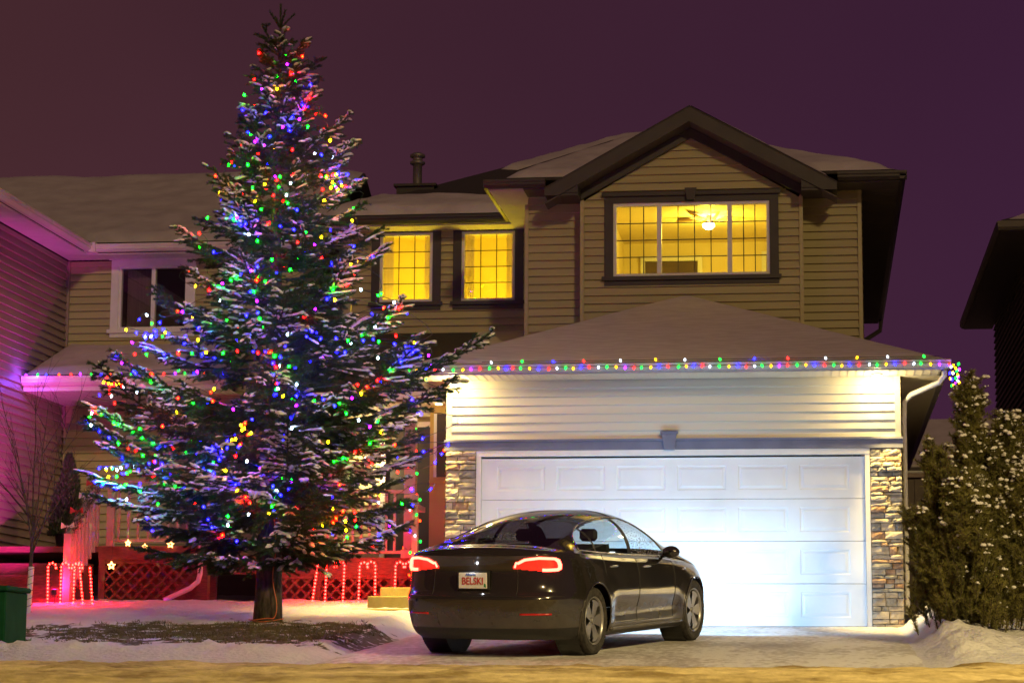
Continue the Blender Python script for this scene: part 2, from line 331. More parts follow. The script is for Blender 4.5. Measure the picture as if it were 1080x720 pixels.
# ================================================================ building helpers
def extent(poly, z):
    xs = []
    n = len(poly)
    for i in range(n):
        (x0, z0), (x1, z1) = poly[i], poly[(i+1)%n]
        if abs(z1-z0) < 1e-9:
            if abs(z-z0) < 1e-6: xs += [x0, x1]
        elif min(z0,z1)-1e-6 <= z <= max(z0,z1)+1e-6: xs.append(x0+(x1-x0)*(z-z0)/(z1-z0))
    return (min(xs), max(xs)) if xs else None
def siding(name, poly, mp, material, parent, holes=(), lap=0.115, joints=True, label=None):
    """lap siding over convex outline poly [(u,z)]; mp(u,d,z)->point, d outward"""
    mb = MB(); z0 = min(p[1] for p in poly); z1 = max(p[1] for p in poly)
    cuts = sorted(set([round(z0+i*lap,5) for i in range(int((z1-z0)/lap)+1)] + [z1] + [h[2] for h in holes] + [h[3] for h in holes] + [p[1] for p in poly]))
    cuts = [c for c in cuts if z0-1e-6 <= c <= z1+1e-6]
    rs = random.Random(len(name)+int(z0*10))
    def prof(z, top):
        f = ((z-z0)/lap) % 1.0
        if top and f < 2e-3: f = 1.0
        if not top and f > 0.998: f = 0.0
        # dutch-lap like: bulges out at the bottom, recess in the top fifth
        return 0.024*(1-f) + 0.002 - 0.012*max(0.0, (f-0.86)/0.14)
    for a, b in zip(cuts[:-1], cuts[1:]):
        if b-a < 1e-4: continue
        ea, eb = extent(poly, a+1e-5), extent(poly, b-1e-5)
        if not ea or not eb: continue
        spans = [(ea[0], ea[1], eb[0], eb[1])]
        for h in holes:
            if h[2] <= a+1e-5 and h[3] >= b-1e-5:
                ns = []
                for s in spans:
                    if h[0] > min(s[0], s[2]): ns.append((s[0], min(s[1],h[0]), s[2], min(s[3],h[0])))
                    if h[1] < max(s[1], s[3]): ns.append((max(s[0],h[1]), s[1], max(s[2],h[1]), s[3]))
                spans = ns
        da, db = prof(a, False), prof(b, True)
        for s in spans:
            if s[1]-s[0] < 1e-3 and s[3]-s[2] < 1e-3: continue
            mb.add([mp(s[0],da,a), mp(s[1],da,a), mp(s[1 if False else 3],db,b), mp(s[2],db,b)], [(0,1,2,3)])
            mb.add([mp(s[0],-.013,a), mp(s[1],-.013,a), mp(s[1],da,a), mp(s[0],da,a)], [(0,1,2,3)])
            if joints and s[1]-s[0] > 2.2:
                u = s[0]+0.5+rs.random()*(s[1]-s[0]-1.0)
                mb.add([mp(u,da+.0025,a), mp(u+.006,da+.0025,a), mp(u+.006,db+.0025,b), mp(u,db+.0025,b)], [(0,1,2,3)], 0)
    return mb.build(name, material, parent, label=label)
def FX(Y): return lambda u, d, z: (u, Y-d, z)          # wall facing the street
def FR(X): return lambda u, d, z: (X+d, u, z)          # wall facing +X
def FL(X): return lambda u, d, z: (X-d, u, z)          # wall facing -X
def window(parent, x0, x1, z0, z1, Y, bars, grid, casing, framem, cas=0.11, keystone=False, sill=True, label=None, rows=4, glassm=None):
    """casing (part 'window') round opening x0..x1,z0..z1 on wall plane Y; bars: x positions that split the frame; grid: columns per light"""
    mb = MB(); c = cas; d = 0.035
    mb.box(x0-c, x0, Y-d, Y+.02, z0, z1); mb.box(x1, x1+c, Y-d, Y+.02, z0, z1)
    mb.box(x0-c, x1+c, Y-d-.004, Y+.02, z1, z1+c); mb.box(x0-c, x1+c, Y-d-.004, Y+.02, z0-c, z0)
    if sill:
        mb.box(x0-c-.035, x1+c+.035, Y-d-.045, Y-d-.006, z1+c*.72, z1+c+.02); mb.box(x0-c-.035, x1+c+.035, Y-d-.045, Y-d-.006, z0-c*.45, z0-c*.45+.055)
    if keystone:
        k = (x0+x1)/2
        mb.prism([(k-.055,Y-d-.075,z1+.02),(k+.055,Y-d-.075,z1+.02),(k+.085,Y-d-.075,z1+c+.06),(k-.085,Y-d-.075,z1+c+.06)], (0,.026,0))
    w = mb.build('window', casing, parent, label=label)
    f = MB(); fr = 0.045; yb = Y+.01
    edges = [x0]+list(bars)+[x1]
    f.box(x0, x1, yb-.02, yb+.06, z1-fr, z1); f.box(x0, x1, yb-.02, yb+.06, z0, z0+fr)
    f.box(x0, x0+fr, yb-.02, yb+.06, z0+fr, z1-fr); f.box(x1-fr, x1, yb-.02, yb+.06, z0+fr, z1-fr)
    for bx in bars: f.box(bx-.032, bx+.032, yb-.024, yb+.06, z0+fr, z1-fr)
    f.build('frame', framem, w)
    gl = MB(); gr = MB()
    for i in range(len(edges)-1):
        a = edges[i]+(fr if i == 0 else .032); b_ = edges[i+1]-(fr if i == len(edges)-2 else .032)
        gl.box(a, b_, yb+.012, yb+.018, z0+fr, z1-fr)
        n = grid[i]
        for k in range(1, n): gr.box(a+(b_-a)*k/n-.007, a+(b_-a)*k/n+.007, yb+.022, yb+.03, z0+fr, z1-fr)
        if n > 1:
            for k in range(1, rows): zz = z0+fr+(z1-z0-2*fr)*k/rows; gr.box(a, b_, yb+.0225, yb+.0305, zz-.007, zz+.007)
    gl.build('glass', glassm or M['glasswin'], w)
    if gr.v: gr.build('grille', M['trim_dark'], w)
    return w
def room(parent, x0, x1, Y0, Y1, z0, z1, wallm, name='room'):
    mb = MB()
    mb.box(x0, x1, Y1, Y1+.03, z0, z1); mb.box(x0-.03, x0, Y0, Y1+.03, z0, z1); mb.box(x1, x1+.03, Y0, Y1+.03, z0, z1)
    mb.box(x0-.03, x1+.03, Y0, Y1+.03, z1, z1+.03); mb.box(x0-.03, x1+.03, Y0, Y1+.03, z0-.03, z0)
    return mb.build(name, wallm, parent)
def slope_sheet(name, poly, material, parent, th=0.03, down=None):
    """polygon (3D, ccw from above) given thickness downwards"""
    mb = MB(); mb.prism([Vector(p)-Vector((0,0,th)) for p in poly], (0,0,th)); return mb.build(name, material, parent)
def snow_cover(name, poly, material, parent, th=0.06, step=0.16, inset=0.0, rag=0.0, seed=0, mask=None):
    """uneven blanket of snow on a planar polygon; rag = wobble of its lower edge"""
    P = [Vector(p) for p in poly]; n = (P[1]-P[0]).cross(P[2]-P[1]).normalized()
    if n.z < 0: n = -n
    u = Vector((1,0,0)); u = (u - n*u.dot(n)).normalized(); v = n.cross(u)
    o = P[0]; L = [((p-o).dot(u), (p-o).dot(v)) for p in P]
    lo = [min(a[i] for a in L) for i in (0,1)]; hi = [max(a[i] for a in L) for i in (0,1)]
    def inside(a, b):
        d = 1e9; N = len(L)
        area = sum(L[i][0]*L[(i+1)%N][1]-L[(i+1)%N][0]*L[i][1] for i in range(N)); sg = 1 if area > 0 else -1
        for i in range(N):
            (x0,y0),(x1,y1) = L[i], L[(i+1)%N]; l = math.hypot(x1-x0, y1-y0)
            if l < 1e-6: continue
            d = min(d, sg*((x1-x0)*(b-y0)-(y1-y0)*(a-x0))/l)
        return d
    nx = max(2, int((hi[0]-lo[0])/step)); ny = max(2, int((hi[1]-lo[1])/step))
    V = []; rowN = nx+1
    for j in range(ny+1):
        b_ = lo[1]+(hi[1]-lo[1])*j/ny
        e = extent([(q[0], q[1]) for q in L], min(max(b_, lo[1]+1e-4), hi[1]-1e-4))
        for i in range(nx+1):
            a = e[0]+(e[1]-e[0])*i/nx; p = o+u*a+v*b_
            d = max(0.0, inside(a, b_)); h = th*min(1, (d/(th*1.2)))**0.5*(1+0.35*mnoise.fractal(p*1.3+Vector((seed,0,0)), .8, 2, 3)) + 0.003
            if mask: h *= mask(p)
            if h < 0.003: h = -0.05
            V.append(p+n*h)
    i = np.arange(nx)[None,:]+np.arange(ny)[:,None]*rowN
    Fq = np.stack([i, i+1, i+1+rowN, i+rowN], -1).reshape(-1,4)
    return npmesh(name, np.array([tuple(q) for q in V]), Fq, material, parent, smooth=True)
def lerp(a, b, t): return tuple(a[i]+(b[i]-a[i])*t for i in range(3))
def ribbed_soffit(name, x0, x1, y0, y1, z, material, parent, along='x'):
    mb = MB(); mb.box(x0, x1, y0, y1, z, z+.02)
    if along == 'x':
        k = x0+.02
        while k < x1-.02: mb.box(k, k+.012, y0+.01, y1-.01, z-.006, z-.001); k += .1
    else:
        k = y0+.02
        while k < y1-.02: mb.box(x0+.01, x1-.01, k, k+.012, z-.006, z-.001); k += .1
    return mb.build(name, material, parent)
def point_light(name, loc, col, energy, r=0.04, parent=None):
    d = bpy.data.lights.new(name, 'POINT'); d.energy = energy; d.color = col; d.shadow_soft_size = r
    o = bpy.data.objects.new(name, d); C.objects.link(o); o.location = loc
    if parent: o.parent = parent
    return o

# ================================================================ main house
H = empty('suburban_house', (2.45, 0, 0), 'two storey beige house with a white double garage door and yellow lit windows', 'house')
class Off:      # children keep world coordinates
    pass
Hp = H; H.location = (0,0,0)
# --- garage front
GX0, GX1 = -0.45, 5.33
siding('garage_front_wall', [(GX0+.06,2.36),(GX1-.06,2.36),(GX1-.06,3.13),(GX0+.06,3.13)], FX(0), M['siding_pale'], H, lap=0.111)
mb = MB()
mb.box(GX0, GX0+.07, -.03, .04, 2.36, 3.13); mb.box(GX1-.07, GX1, -.03, .04, 2.36, 3.13); mb.build('corner_board', M['siding_pale'], H)
mb = MB(); mb.box(GX0, -.0, 0.0, .12, 2.36-.36, 3.2); mb.box(GX0, GX1, .004, .14, 2.2, 3.2); mb.box(GX0,0.0,.01,.3,-.1,2.2); mb.box(4.88,GX1,.01,.3,-.1,2.2)
mb.box(GX0, GX0+.15, .3, 7, -.1, 3.2); mb.box(GX1-.15, GX1-.003, .3, 15, -.1, 3.2); mb.build('garage_shell', M['siding_pale'], H)
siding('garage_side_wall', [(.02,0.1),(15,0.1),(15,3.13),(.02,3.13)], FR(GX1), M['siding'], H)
siding('garage_far_side_wall', [(.02,0.1),(5,0.1),(5,3.13),(.02,3.13)], FL(GX0), M['siding'], H)
mb = MB(); mb.box(GX0-.02, GX1+.02, -.045, .02, 2.225, 2.355)
mb.box(GX0-.02, GX1+.02, -.07, -.046, 2.335, 2.362)
mb.build('band_board', M['band'], H)
mb = MB(); mb.prism([(2.36,-.085,2.215),(2.49,-.085,2.215),(2.52,-.085,2.42),(2.33,-.085,2.42)], (0,.036,0)); mb.box(2.315,2.535,-.10,-.03,2.42,2.45); mb.build('keystone', M['band'], H)
# door surround
mb = MB()
mb.box(-.055, .005, -.03, .10, -.01, 2.15); mb.box(4.875, 4.935, -.03, .10, -.01, 2.15); mb.box(-.055, 4.935, -.034, .10, 2.15, 2.222)
mb.build('door_casing', M['white'], H)
# garage door: four sections of six raised panels
gd = empty('garage_door', (0,0,0)); gd.parent = H
secs = [0.0, .5325, 1.065, 1.5975, 2.13]
for s in range(4):
    z0, z1 = secs[s]+.004, secs[s+1]-.004; mb = MB(); yF = .045
    pw = .62; sp_ = .77; x_l = (4.88-(5*sp_+pw))/2
    ph0, ph1 = z0+.11, z1-.10
    cur = .008
    xs_ = []
    for k in range(6): xs_.append((x_l+k*sp_, x_l+k*sp_+pw))
    # face frame pieces
    def q(xa, xb, za, zb, y=yF): mb.add([(xa,y,za),(xb,y,za),(xb,y,zb),(xa,y,zb)], [(0,1,2,3)])
    q(cur, 4.872, z0, ph0); q(cur, 4.872, ph1, z1)
    ed = [cur]+[e for p in xs_ for e in p]+[4.872]
    for k in range(0, len(ed), 2): q(ed[k], ed[k+1], ph0, ph1)
    for (xa, xb) in xs_:
        rings = [(0, yF), (.014, yF+.008), (.030, yF+.008), (.055, yF+.001)]
        for (i0, ya), (i1, yb) in zip(rings[:-1], rings[1:]):
            A = [(xa+i0,ya,ph0+i0),(xb-i0,ya,ph0+i0),(xb-i0,ya,ph1-i0),(xa+i0,ya,ph1-i0)]
            B = [(xa+i1,yb,ph0+i1),(xb-i1,yb,ph0+i1),(xb-i1,yb,ph1-i1),(xa+i1,yb,ph1-i1)]
            mb.add(A+B, [(j,(j+1)%4,(j+1)%4+4,j+4) for j in range(4)])
        i1 = .055; q(xa+i1, xb-i1, ph0+i1, ph1-i1, yF+.001)
    mb.box(cur, 4.872, yF+.014, yF+.05, z0, z1)
    mb.add([(cur,yF,z0),(4.872,yF,z0),(4.872,yF+.014,z0-.003),(cur,yF+.014,z0-.003)], [(0,1,2,3)]); mb.add([(cur,yF,z1),(4.872,yF,z1),(4.872,yF+.014,z1+.003),(cur,yF+.014,z1+.003)], [(0,1,2,3)])
    mb.build('door_section', M['doorwhite'], gd)
mb = MB(); mb.box(.01, 4.87, .05, .09, -.012, .008); mb.build('bottom_seal', M['black'], gd)
# stone pillars
def stones(x0, x1, z0, z1, yF, seed):
    r = random.Random(seed); mb = MB(); z = z0
    while z < z1-.02:
        h = min(r.choice([.045,.06,.075,.10]), z1-z)
        if z1-(z+h) < .03: h = z1-z
        x = x0
        while x < x1-.01:
            w = r.uniform(.09,.26)
            if x1-(x+w) < .06: w = x1-x
            d = r.uniform(.015,.06); mi = r.choices([0,1,2],[6,2,2])[0]
            # every corner of a stone strays a little, its face is rough
            g_ = .004; X0, X1, Z0, Z1 = x+g_, x+w-g_, z+g_, z+h-g_
            nx, nz = 4, 3; vs = []; fs = []
            for j in range(nz+1):
                for i in range(nx+1):
                    ex = 1 if i in (0,nx) or j in (0,nz) else 0
                    vs.append((X0+(X1-X0)*i/nx+r.uniform(-.003,.003), yF-d+(.012 if ex else 0)+r.uniform(-.006,.006), Z0+(Z1-Z0)*j/nz+r.uniform(-.003,.003)))
            W_ = nx+1
            for j in range(nz):
                for i in range(nx): fs.append((j*W_+i, j*W_+i+1, (j+1)*W_+i+1, (j+1)*W_+i))
            mb.add(vs, fs, mi)
            ring = [i for i in range(W_)]+[j*W_+nx for j in range(1,nz+1)]+[nz*W_+i for i in range(nx-1,-1,-1)]+[j*W_ for j in range(nz-1,0,-1)]
            bk = [(vs[i][0], yF+.01, vs[i][2]) for i in ring]; n_ = len(ring)
            mb.add([vs[i] for i in ring]+bk, [(i,(i+1)%n_+0,(i+1)%n_+n_,i+n_) for i in range(n_)], mi)
            x += w
        z += h
    return mb
for (a, b_, sd_) in ((GX0-.0, -.058, 3), (4.938, GX1+.0, 8)):
    o = stones(a, b_, -.03, 2.22, -.02, sd_).build('stone_pillar', [M['stone_a'], M['stone_b'], M['stone_c']], H)
    mb = MB(); mb.box(a+.003, b_-.003, -.022, .1, -.05, 2.22); mb.build('mortar', M['mortar'], o)
# --- garage hip roof: eave z 3.27, apex against the upper wall
EX0, EX1, EY, EZ = -.86, 5.84, -.60, 3.27; AP = (2.49, 2.74, 4.655)
kx = AP[0]
LB, RB = (EX0, 6.0, EZ), (EX1, 6.0, EZ); RA = (AP[0], 6.0, AP[2])
slope_sheet('garage_roof', [(EX0,EY,EZ),(EX1,EY,EZ),AP], M['frost'], H)
slope_sheet('garage_roof', [(EX1,EY,EZ),RB,RA,AP], M['frost'], H)
slope_sheet('garage_roof', [RB and (EX0,EY,EZ),AP,RA,LB], M['frost'], H)
snow_cover('roof_snow', [(EX0+.05,EY+.02,EZ+.003),(EX1-.05,EY+.02,EZ+.003),(AP[0],AP[1]-.03,AP[2]+.005)], M['frost'], H, th=.022, step=.12)
mb = MB()
mb.box(EX0, EX1, EY-.01, EY+.02, EZ-.045, EZ-.002); mb.box(EX1-.02, EX1+.01, EY+.021, 15, EZ-.045, EZ-.002); mb.build('drip_edge', M['black'], H)
mb = MB()     # K-style gutter
def gutter_prof(mb, pts, out):
    pass
for (a, b_) in (((EX0-.03, EY-.09), (EX1+.09, EY-.09)),):
    pr = [(0,3.15),(.055,3.15),(.10,3.19),(.10,3.215),(.115,3.235),(.115,3.245),(.0,3.245)]
    P = [(a[0], EY-.001-d, z) for d, z in pr]; mb.prism(P, (b_[0]-a[0],0,0))
P = [(EX1+.012+d, EY-.0, z) for d, z in [(0,3.15),(.055,3.15),(.078,3.19),(.078,3.245),(0,3.245)]]; mb.prism(P, (0,15.6,0))
mb.build('gutter', mat('gutter_grey', (.30,.29,.30), .35, nscale=5, ncol=(.35,.34,.35)), H)
ribbed_soffit('soffit', EX0+.02, EX1-.0, EY+.003, -.02, 3.13, M['soffit'], H, 'x')
ribbed_soffit('soffit', GX1+.02, EX1-.0, 0.0, 15, 3.131, M['soffit'], H, 'y')
mb = MB(); mb.box(EX0+.01, EX1, EY+.001, EY+.024, 3.13, 3.226); mb.box(EX1-.026, EX1, EY+.025, 15, 3.13, 3.226); mb.box(EX0+.01,EX0+.03,EY+.025,6,3.13,3.226); mb.build('fascia', M['gutter_w'], H)
# downspout at the right end
dp = [(5.86,-.42,3.16),(5.86,-.42,3.08),(5.80,-.36,3.0),(5.47,.02,2.90),(5.385,.10,2.82),(5.375,.12,2.6),(5.375,.12,.15)]
mb = MB(); mb.tube(dp, .034, 8); mb.build('downspout', M['gutter_w'], H, smooth=True)
# --- upper floor
siding('gable_wall', [(.99,4.0),(4.12,4.0),(4.12,6.02),(2.555,6.97),(.99,6.02)], FX(2.75), M['siding'], H, holes=[(1.40,3.72,4.90,6.07)])
mb = MB()
for X in (.99, 4.07): mb.box(X, X+.055, 2.715, 2.78, 4.0, 6.06)
mb.box(.16, .215, 3.015, 3.08, 4.0, 6.08); mb.box(4.885, 4.94, 3.015, 3.08, 4.0, 6.22)
mb.build('corner_board', M['siding'], H)
siding('upper_wall', [(.2,4.0),(1.0,4.0),(1.0,6.2),(.2,6.2)], FX(3.05), M['siding'], H)
siding('upper_wall', [(4.1,4.0),(4.9,4.0),(4.9,6.2),(4.1,6.2)], FX(3.05), M['siding'], H)
siding('upper_side_wall', [(3.07,3.2),(15,3.2),(15,6.2),(3.07,6.2)], FR(4.93), M['siding'], H)
siding('upper_wall', [(-2.84,3.9),(.2,3.9),(.2,6.2),(-2.84,6.2)], FX(5.35), M['siding'], H, holes=[(-2.40,-1.57,5.06,6.19),(-1.12,-.29,5.06,6.19)])
mb = MB(); mb.box(-2.9,-2.845,5.32,5.4,3.9,6.2); mb.box(.13,.195,5.30,5.34,4.0,6.2); mb.box(-.12,-.065,5.30,5.335,4.3,6.2); mb.build('corner_board', M['siding'], H)
mb = MB(); mb.box(.2, .25, 3.06, 5.36, 3.9, 6.2); mb.box(.99,1.03,2.76,3.06,4.0,6.1); mb.box(4.08,4.12,2.76,3.06,4.0,6.1); mb.box(-2.9,-2.85,5.4,15,.3,6.2); mb.box(-2.9,4.9,14.9,15,.3,6.2); mb.build('side_shell', M['siding'], H)
# windows
window(H, 1.46, 3.66, 4.95, 6.01, 2.75, (2.11, 3.10), (3,4,3), M['trim_dark'], M['white'], cas=.125, keystone=True)
window(H, -2.40, -1.57, 5.08, 6.17, 5.35, (), (3,), M['trim_dark'], M['white'], cas=.13)
window(H, -1.12, -.29, 5.08, 6.17, 5.35, (), (3,), M['trim_dark'], M['white'], cas=.13)
mb = MB(); mb.box(1.40,1.46,2.76,2.95,4.9,6.07); mb.box(3.66,3.72,2.76,2.95,4.9,6.07); mb.box(1.40,3.72,2.76,2.95,6.01,6.07); mb.box(1.40,3.72,2.76,2.95,4.90,4.95); mb.build('window_jamb', M['white'], H)
# lit bedroom behind the big window
rm = room(H, 1.28, 3.86, 2.86, 6.6, 4.35, 6.17, M['roomwall'])
mb = MB(); mb.box(1.55,1.62,6.52,6.598,4.36,5.95); mb.box(2.45,2.52,6.52,6.598,4.36,5.95); mb.box(1.55,2.52,6.515,6.597,5.32+.55,5.40+.55)
mb.build('door_frame', M['white'], rm)
mb = MB(); mb.box(1.63,2.44,6.54,6.59,4.36,5.86); mb.build('dark_doorway', mat('doorway_shade', (0.10,0.07,0.04), .9, nscale=4, ncol=(.13,.09,.05)), rm)
mb = MB(); mb.box(3.45,3.52,6.52,6.598,4.36,6.0); mb.box(3.52,3.62,6.50,6.597,5.93,6.0); mb.build('door_frame', M['white'], rm)
cl = MB(); cl.lathe([(0.001,-.08),(.05,-.07),(.085,-.04),(.09,0)], 16, M=Matrix.Translation((2.72,4.5,6.04))); cl.build('ceiling_lamp', emat('lamp_bowl', (1,.86,.55), 40), rm, smooth=True)
cb = MB()
for a in range(5):
    t_ = a*2*math.pi/5+.3; c_, s_ = math.cos(t_), math.sin(t_)
    cb.add([(2.72+c_*.12-s_*.05,4.5+s_*.12+c_*.05,6.09),(2.72+c_*.5-s_*.06,4.5+s_*.5+c_*.06,6.10),(2.72+c_*.5+s_*.06,4.5+s_*.5-c_*.06,6.22),(2.72+c_*.12+s_*.05,4.5+s_*.12-c_*.05,6.07)], [(0,1,2,3)])
cb.tube([(2.72,4.5,6.16),(2.72,4.5,6.04)], .03, 8); cb.build('ceiling_fan', mat('fan_blade', (.6,.42,.2), .5, nscale=4, ncol=(.66,.46,.22)), rm)
point_light('ceiling_lamp_glow', (2.72,4.5,5.90), (1,.78,.06), 85, .1, rm)
# lit rooms behind the two smaller windows, lamps added unseen below the sills to light the soffit
rm2 = room(H, -2.8, .1, 5.44, 7.6, 4.35, 6.5, M['roomwall'])
mb = MB(); mb.box(-1.36,-1.33,5.44,7.6,4.35,6.5); mb.build('partition', M['roomwall'], rm2)
for xa in (-2.36,-1.72,-1.09,-.44):
    mb = MB(); nst_ = 7
    for k in range(nst_): x_ = xa+.15*k/nst_; mb.box(x_, x_+.012, 5.50+.012*(k%2), 5.515+.012*(k%2), 4.95, 6.28)
    mb.build('curtain', mat('sheer_curtain', (.85,.72,.36), .8, nscale=8, ncol=(.9,.78,.42)), rm2)
for X in (-2.0, -.72):
    mb = MB(); mb.lathe([(.06,0),(.02,.03),(.02,.22),(.12,.24),(.08,.40)], 12, M=Matrix.Translation((X,5.95,4.35+.02))); mb.build('added_room_lamp', M['white'], rm2)
    point_light('added_room_glow', (X,5.95,4.86), (1,.76,.03), 120, .12, rm2)
# --- main roof (hips) : eave z 6.35
def P3(x, y, z): return (x, y, z)
EZ2 = 6.35; FY = 2.52
fr_A = [(-.31,FY,EZ2),(5.46,FY,EZ2),(2.2,6.9,EZ2+.4167*4.38),(1.3,6.9,EZ2+.4167*4.38)]
slope_sheet('main_roof', [(-.31,FY,EZ2),(.75,FY,EZ2),(1.9,5.5,7.6),(1.2,5.5,7.6)], M['shingle'], H)
slope_sheet('main_roof', [(4.42,FY,EZ2),(5.46,FY,EZ2),(2.575,5.5,7.6),(2.4,5.5,7.6)], M['shingle'], H)
slope_sheet('main_roof', [(5.46,FY,EZ2),(5.46,15.2,EZ2),(2.575,15.2,7.6),(2.575,5.5,7.6)], M['shingle'], H)
RK = (.9,11.8,9.2); CO = (-3.4,4.9,EZ2)
# front plane of the rear wing and its left hip plane
slope_sheet('rear_roof', [CO,(-.31,4.9,EZ2),(1.9,11.8,9.22),RK], M['shingle'], H)
slope_sheet('rear_roof', [CO,RK,(.9,15.3,9.2),(-3.4,15.3,EZ2)], M['shingle'], H)
slope_sheet('rear_roof', [(-.31,FY,EZ2),(1.2,5.5,7.6),(2.2,9.3,8.2),(-.31,4.9,EZ2)], M['shingle'], H)
slope_sheet('rear_roof', [(1.2,5.5,7.6),(2.575,5.5,7.6),(2.575,12,7.65),(1.9,11.8,7.6)], M['shingle'], H)
def pA(x, y): return (x, y, EZ2+.4195*(y-FY)+.004)      # on front plane A
def pB(x, y): return (x, y, EZ2+.413*(y-4.9)+.006)
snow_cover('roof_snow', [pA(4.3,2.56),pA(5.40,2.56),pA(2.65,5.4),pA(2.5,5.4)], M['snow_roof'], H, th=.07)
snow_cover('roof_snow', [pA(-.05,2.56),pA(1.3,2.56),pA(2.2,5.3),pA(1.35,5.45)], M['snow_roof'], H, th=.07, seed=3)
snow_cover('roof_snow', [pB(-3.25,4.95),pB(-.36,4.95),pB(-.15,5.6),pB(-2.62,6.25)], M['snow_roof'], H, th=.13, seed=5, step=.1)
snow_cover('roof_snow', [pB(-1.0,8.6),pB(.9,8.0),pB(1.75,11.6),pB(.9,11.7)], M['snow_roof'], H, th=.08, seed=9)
# gable roof over the bay
GA = Vector((2.565,2.30,7.30)); 
for sgn, tip in ((-1,(.53,2.30,6.17)),(1,(4.60,2.30,6.17))):
    T = Vector(tip); bk = Vector((0,3.6,0))
    slope_sheet('gable_roof', [T,GA,GA+bk,T+bk] if sgn<0 else [GA,T,T+bk,GA+bk], M['shingle'], H, th=.03)
    d = (T-GA); 
    mb = MB(); dn = Vector((0,0,-.20))
    A_, B_ = GA+Vector((0,-.012,-.032)), T+Vector((0,-.012,-.032))
    xe = GA.x+sgn*1.834; mb.prism([A_, B_, Vector((B_.x,B_.y,6.05)), Vector((xe,B_.y,6.05)), A_+dn], (0,.035,0)); mb.build('rake_board', M['trim_dark'], H)
    # inner frieze against the wall and sloping soffit
    mb = MB(); A2, B2 = GA+Vector((0,.36,-.235)), T+Vector((0,.36,-.235))
    xe = GA.x+sgn*1.56; mb.prism([A2, Vector((xe,A2.y,A2.z-.866)), Vector((xe,A2.y,A2.z-1.006)), A2+Vector((0,0,-.14))], (0,.06,0)); mb.build('frieze_board', M['trim_dark'], H)
    mb = MB(); A3, B3 = GA+Vector((0,.024,-.215)), T+Vector((0,.024,-.215))
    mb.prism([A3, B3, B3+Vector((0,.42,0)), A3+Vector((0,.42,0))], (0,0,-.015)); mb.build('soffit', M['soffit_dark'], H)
    # short return box at the foot of the rake
    mb = MB(); xa, xb = (tip[0], 1.0) if sgn<0 else (4.11, tip[0]); mb.box(xa, xb, 2.326, 2.90, 6.052, 6.10)
    e1 = 1.0 if sgn < 0 else 4.11
    zt = 7.30-abs(e1-2.565)/2.035*1.13-.24
    mb.prism([(tip[0],2.31,6.09),(e1,2.31,6.09),(e1,2.31,max(zt,6.11)),(tip[0],2.31,6.12)] if sgn<0 else [(e1,2.31,6.09),(tip[0],2.31,6.09),(tip[0],2.31,6.12),(e1,2.31,max(zt,6.11))], (0,.3,0))
    mb.build('eave_return', M['trim_dark'], H)
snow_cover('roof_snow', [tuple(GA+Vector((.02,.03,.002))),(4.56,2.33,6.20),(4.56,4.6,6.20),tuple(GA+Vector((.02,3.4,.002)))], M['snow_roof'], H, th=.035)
# gutters + soffits of the upper roof
mb = MB()
def gut(mb, x0, x1, y): 
    pr = [(0,6.21),(.055,6.21),(.10,6.25),(.10,6.275),(.115,6.295),(.115,6.325),(.0,6.325)]
    mb.prism([(x0, y-d, z) for d, z in pr], (x1-x0,0,0))
gut(mb, -.36, .52, FY); gut(mb, 4.61, 5.56, FY); gut(mb, -3.4, -.33, 4.9)
mb.prism([(5.46+d, FY-.1, z) for d, z in [(0,6.21),(.05,6.21),(.09,6.25),(.09,6.325),(0,6.325)]], (0,12.75,0))
mb.prism([(-.312-d, FY, z) for d, z in [(0,6.325),(.06,6.325),(.05,6.21),(0,6.21)]], (0,2.4,0))
mb.build('gutter', M['trim_dark'], H)
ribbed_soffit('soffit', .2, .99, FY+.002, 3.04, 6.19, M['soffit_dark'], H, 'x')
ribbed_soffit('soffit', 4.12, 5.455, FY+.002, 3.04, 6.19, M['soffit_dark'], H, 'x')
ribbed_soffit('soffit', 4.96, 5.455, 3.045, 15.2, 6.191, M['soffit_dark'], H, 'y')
ribbed_soffit('soffit', -.29, .195, FY+.002, 5.33, 6.19, M['soffit'], H, 'y')
ribbed_soffit('soffit', -3.35, -.295, 4.91, 5.33, 6.19, M['soffit'], H, 'x')
mb = MB(); mb.tube([(5.50,14.9,6.2),(5.48,14.85,6.0),(5.1,14.8,5.75),(5.03,14.8,5.6),(5.03,14.8,3.4)], .045, 6); mb.build('downspout', M['trim_dark'], H)
# flue
mb = MB(); mb.box(-2.46,-1.84,6.95,7.5,6.7,7.26); mb.box(-2.50,-1.80,6.90,7.55,7.26,7.30); ch = mb.build('flue_box', M['trim_dark'], H)
mb = MB(); mb.lathe([(.075,7.29),(.075,7.66),(.10,7.67),(.125,7.69),(.125,7.72),(.08,7.74),(.08,7.79),(.125,7.80),(.125,7.84),(.07,7.87),(.001,7.87)], 16, M=Matrix.Translation((-2.16,7.2,0))); mb.build('flue_pipe', M['metal'], ch, smooth=True)
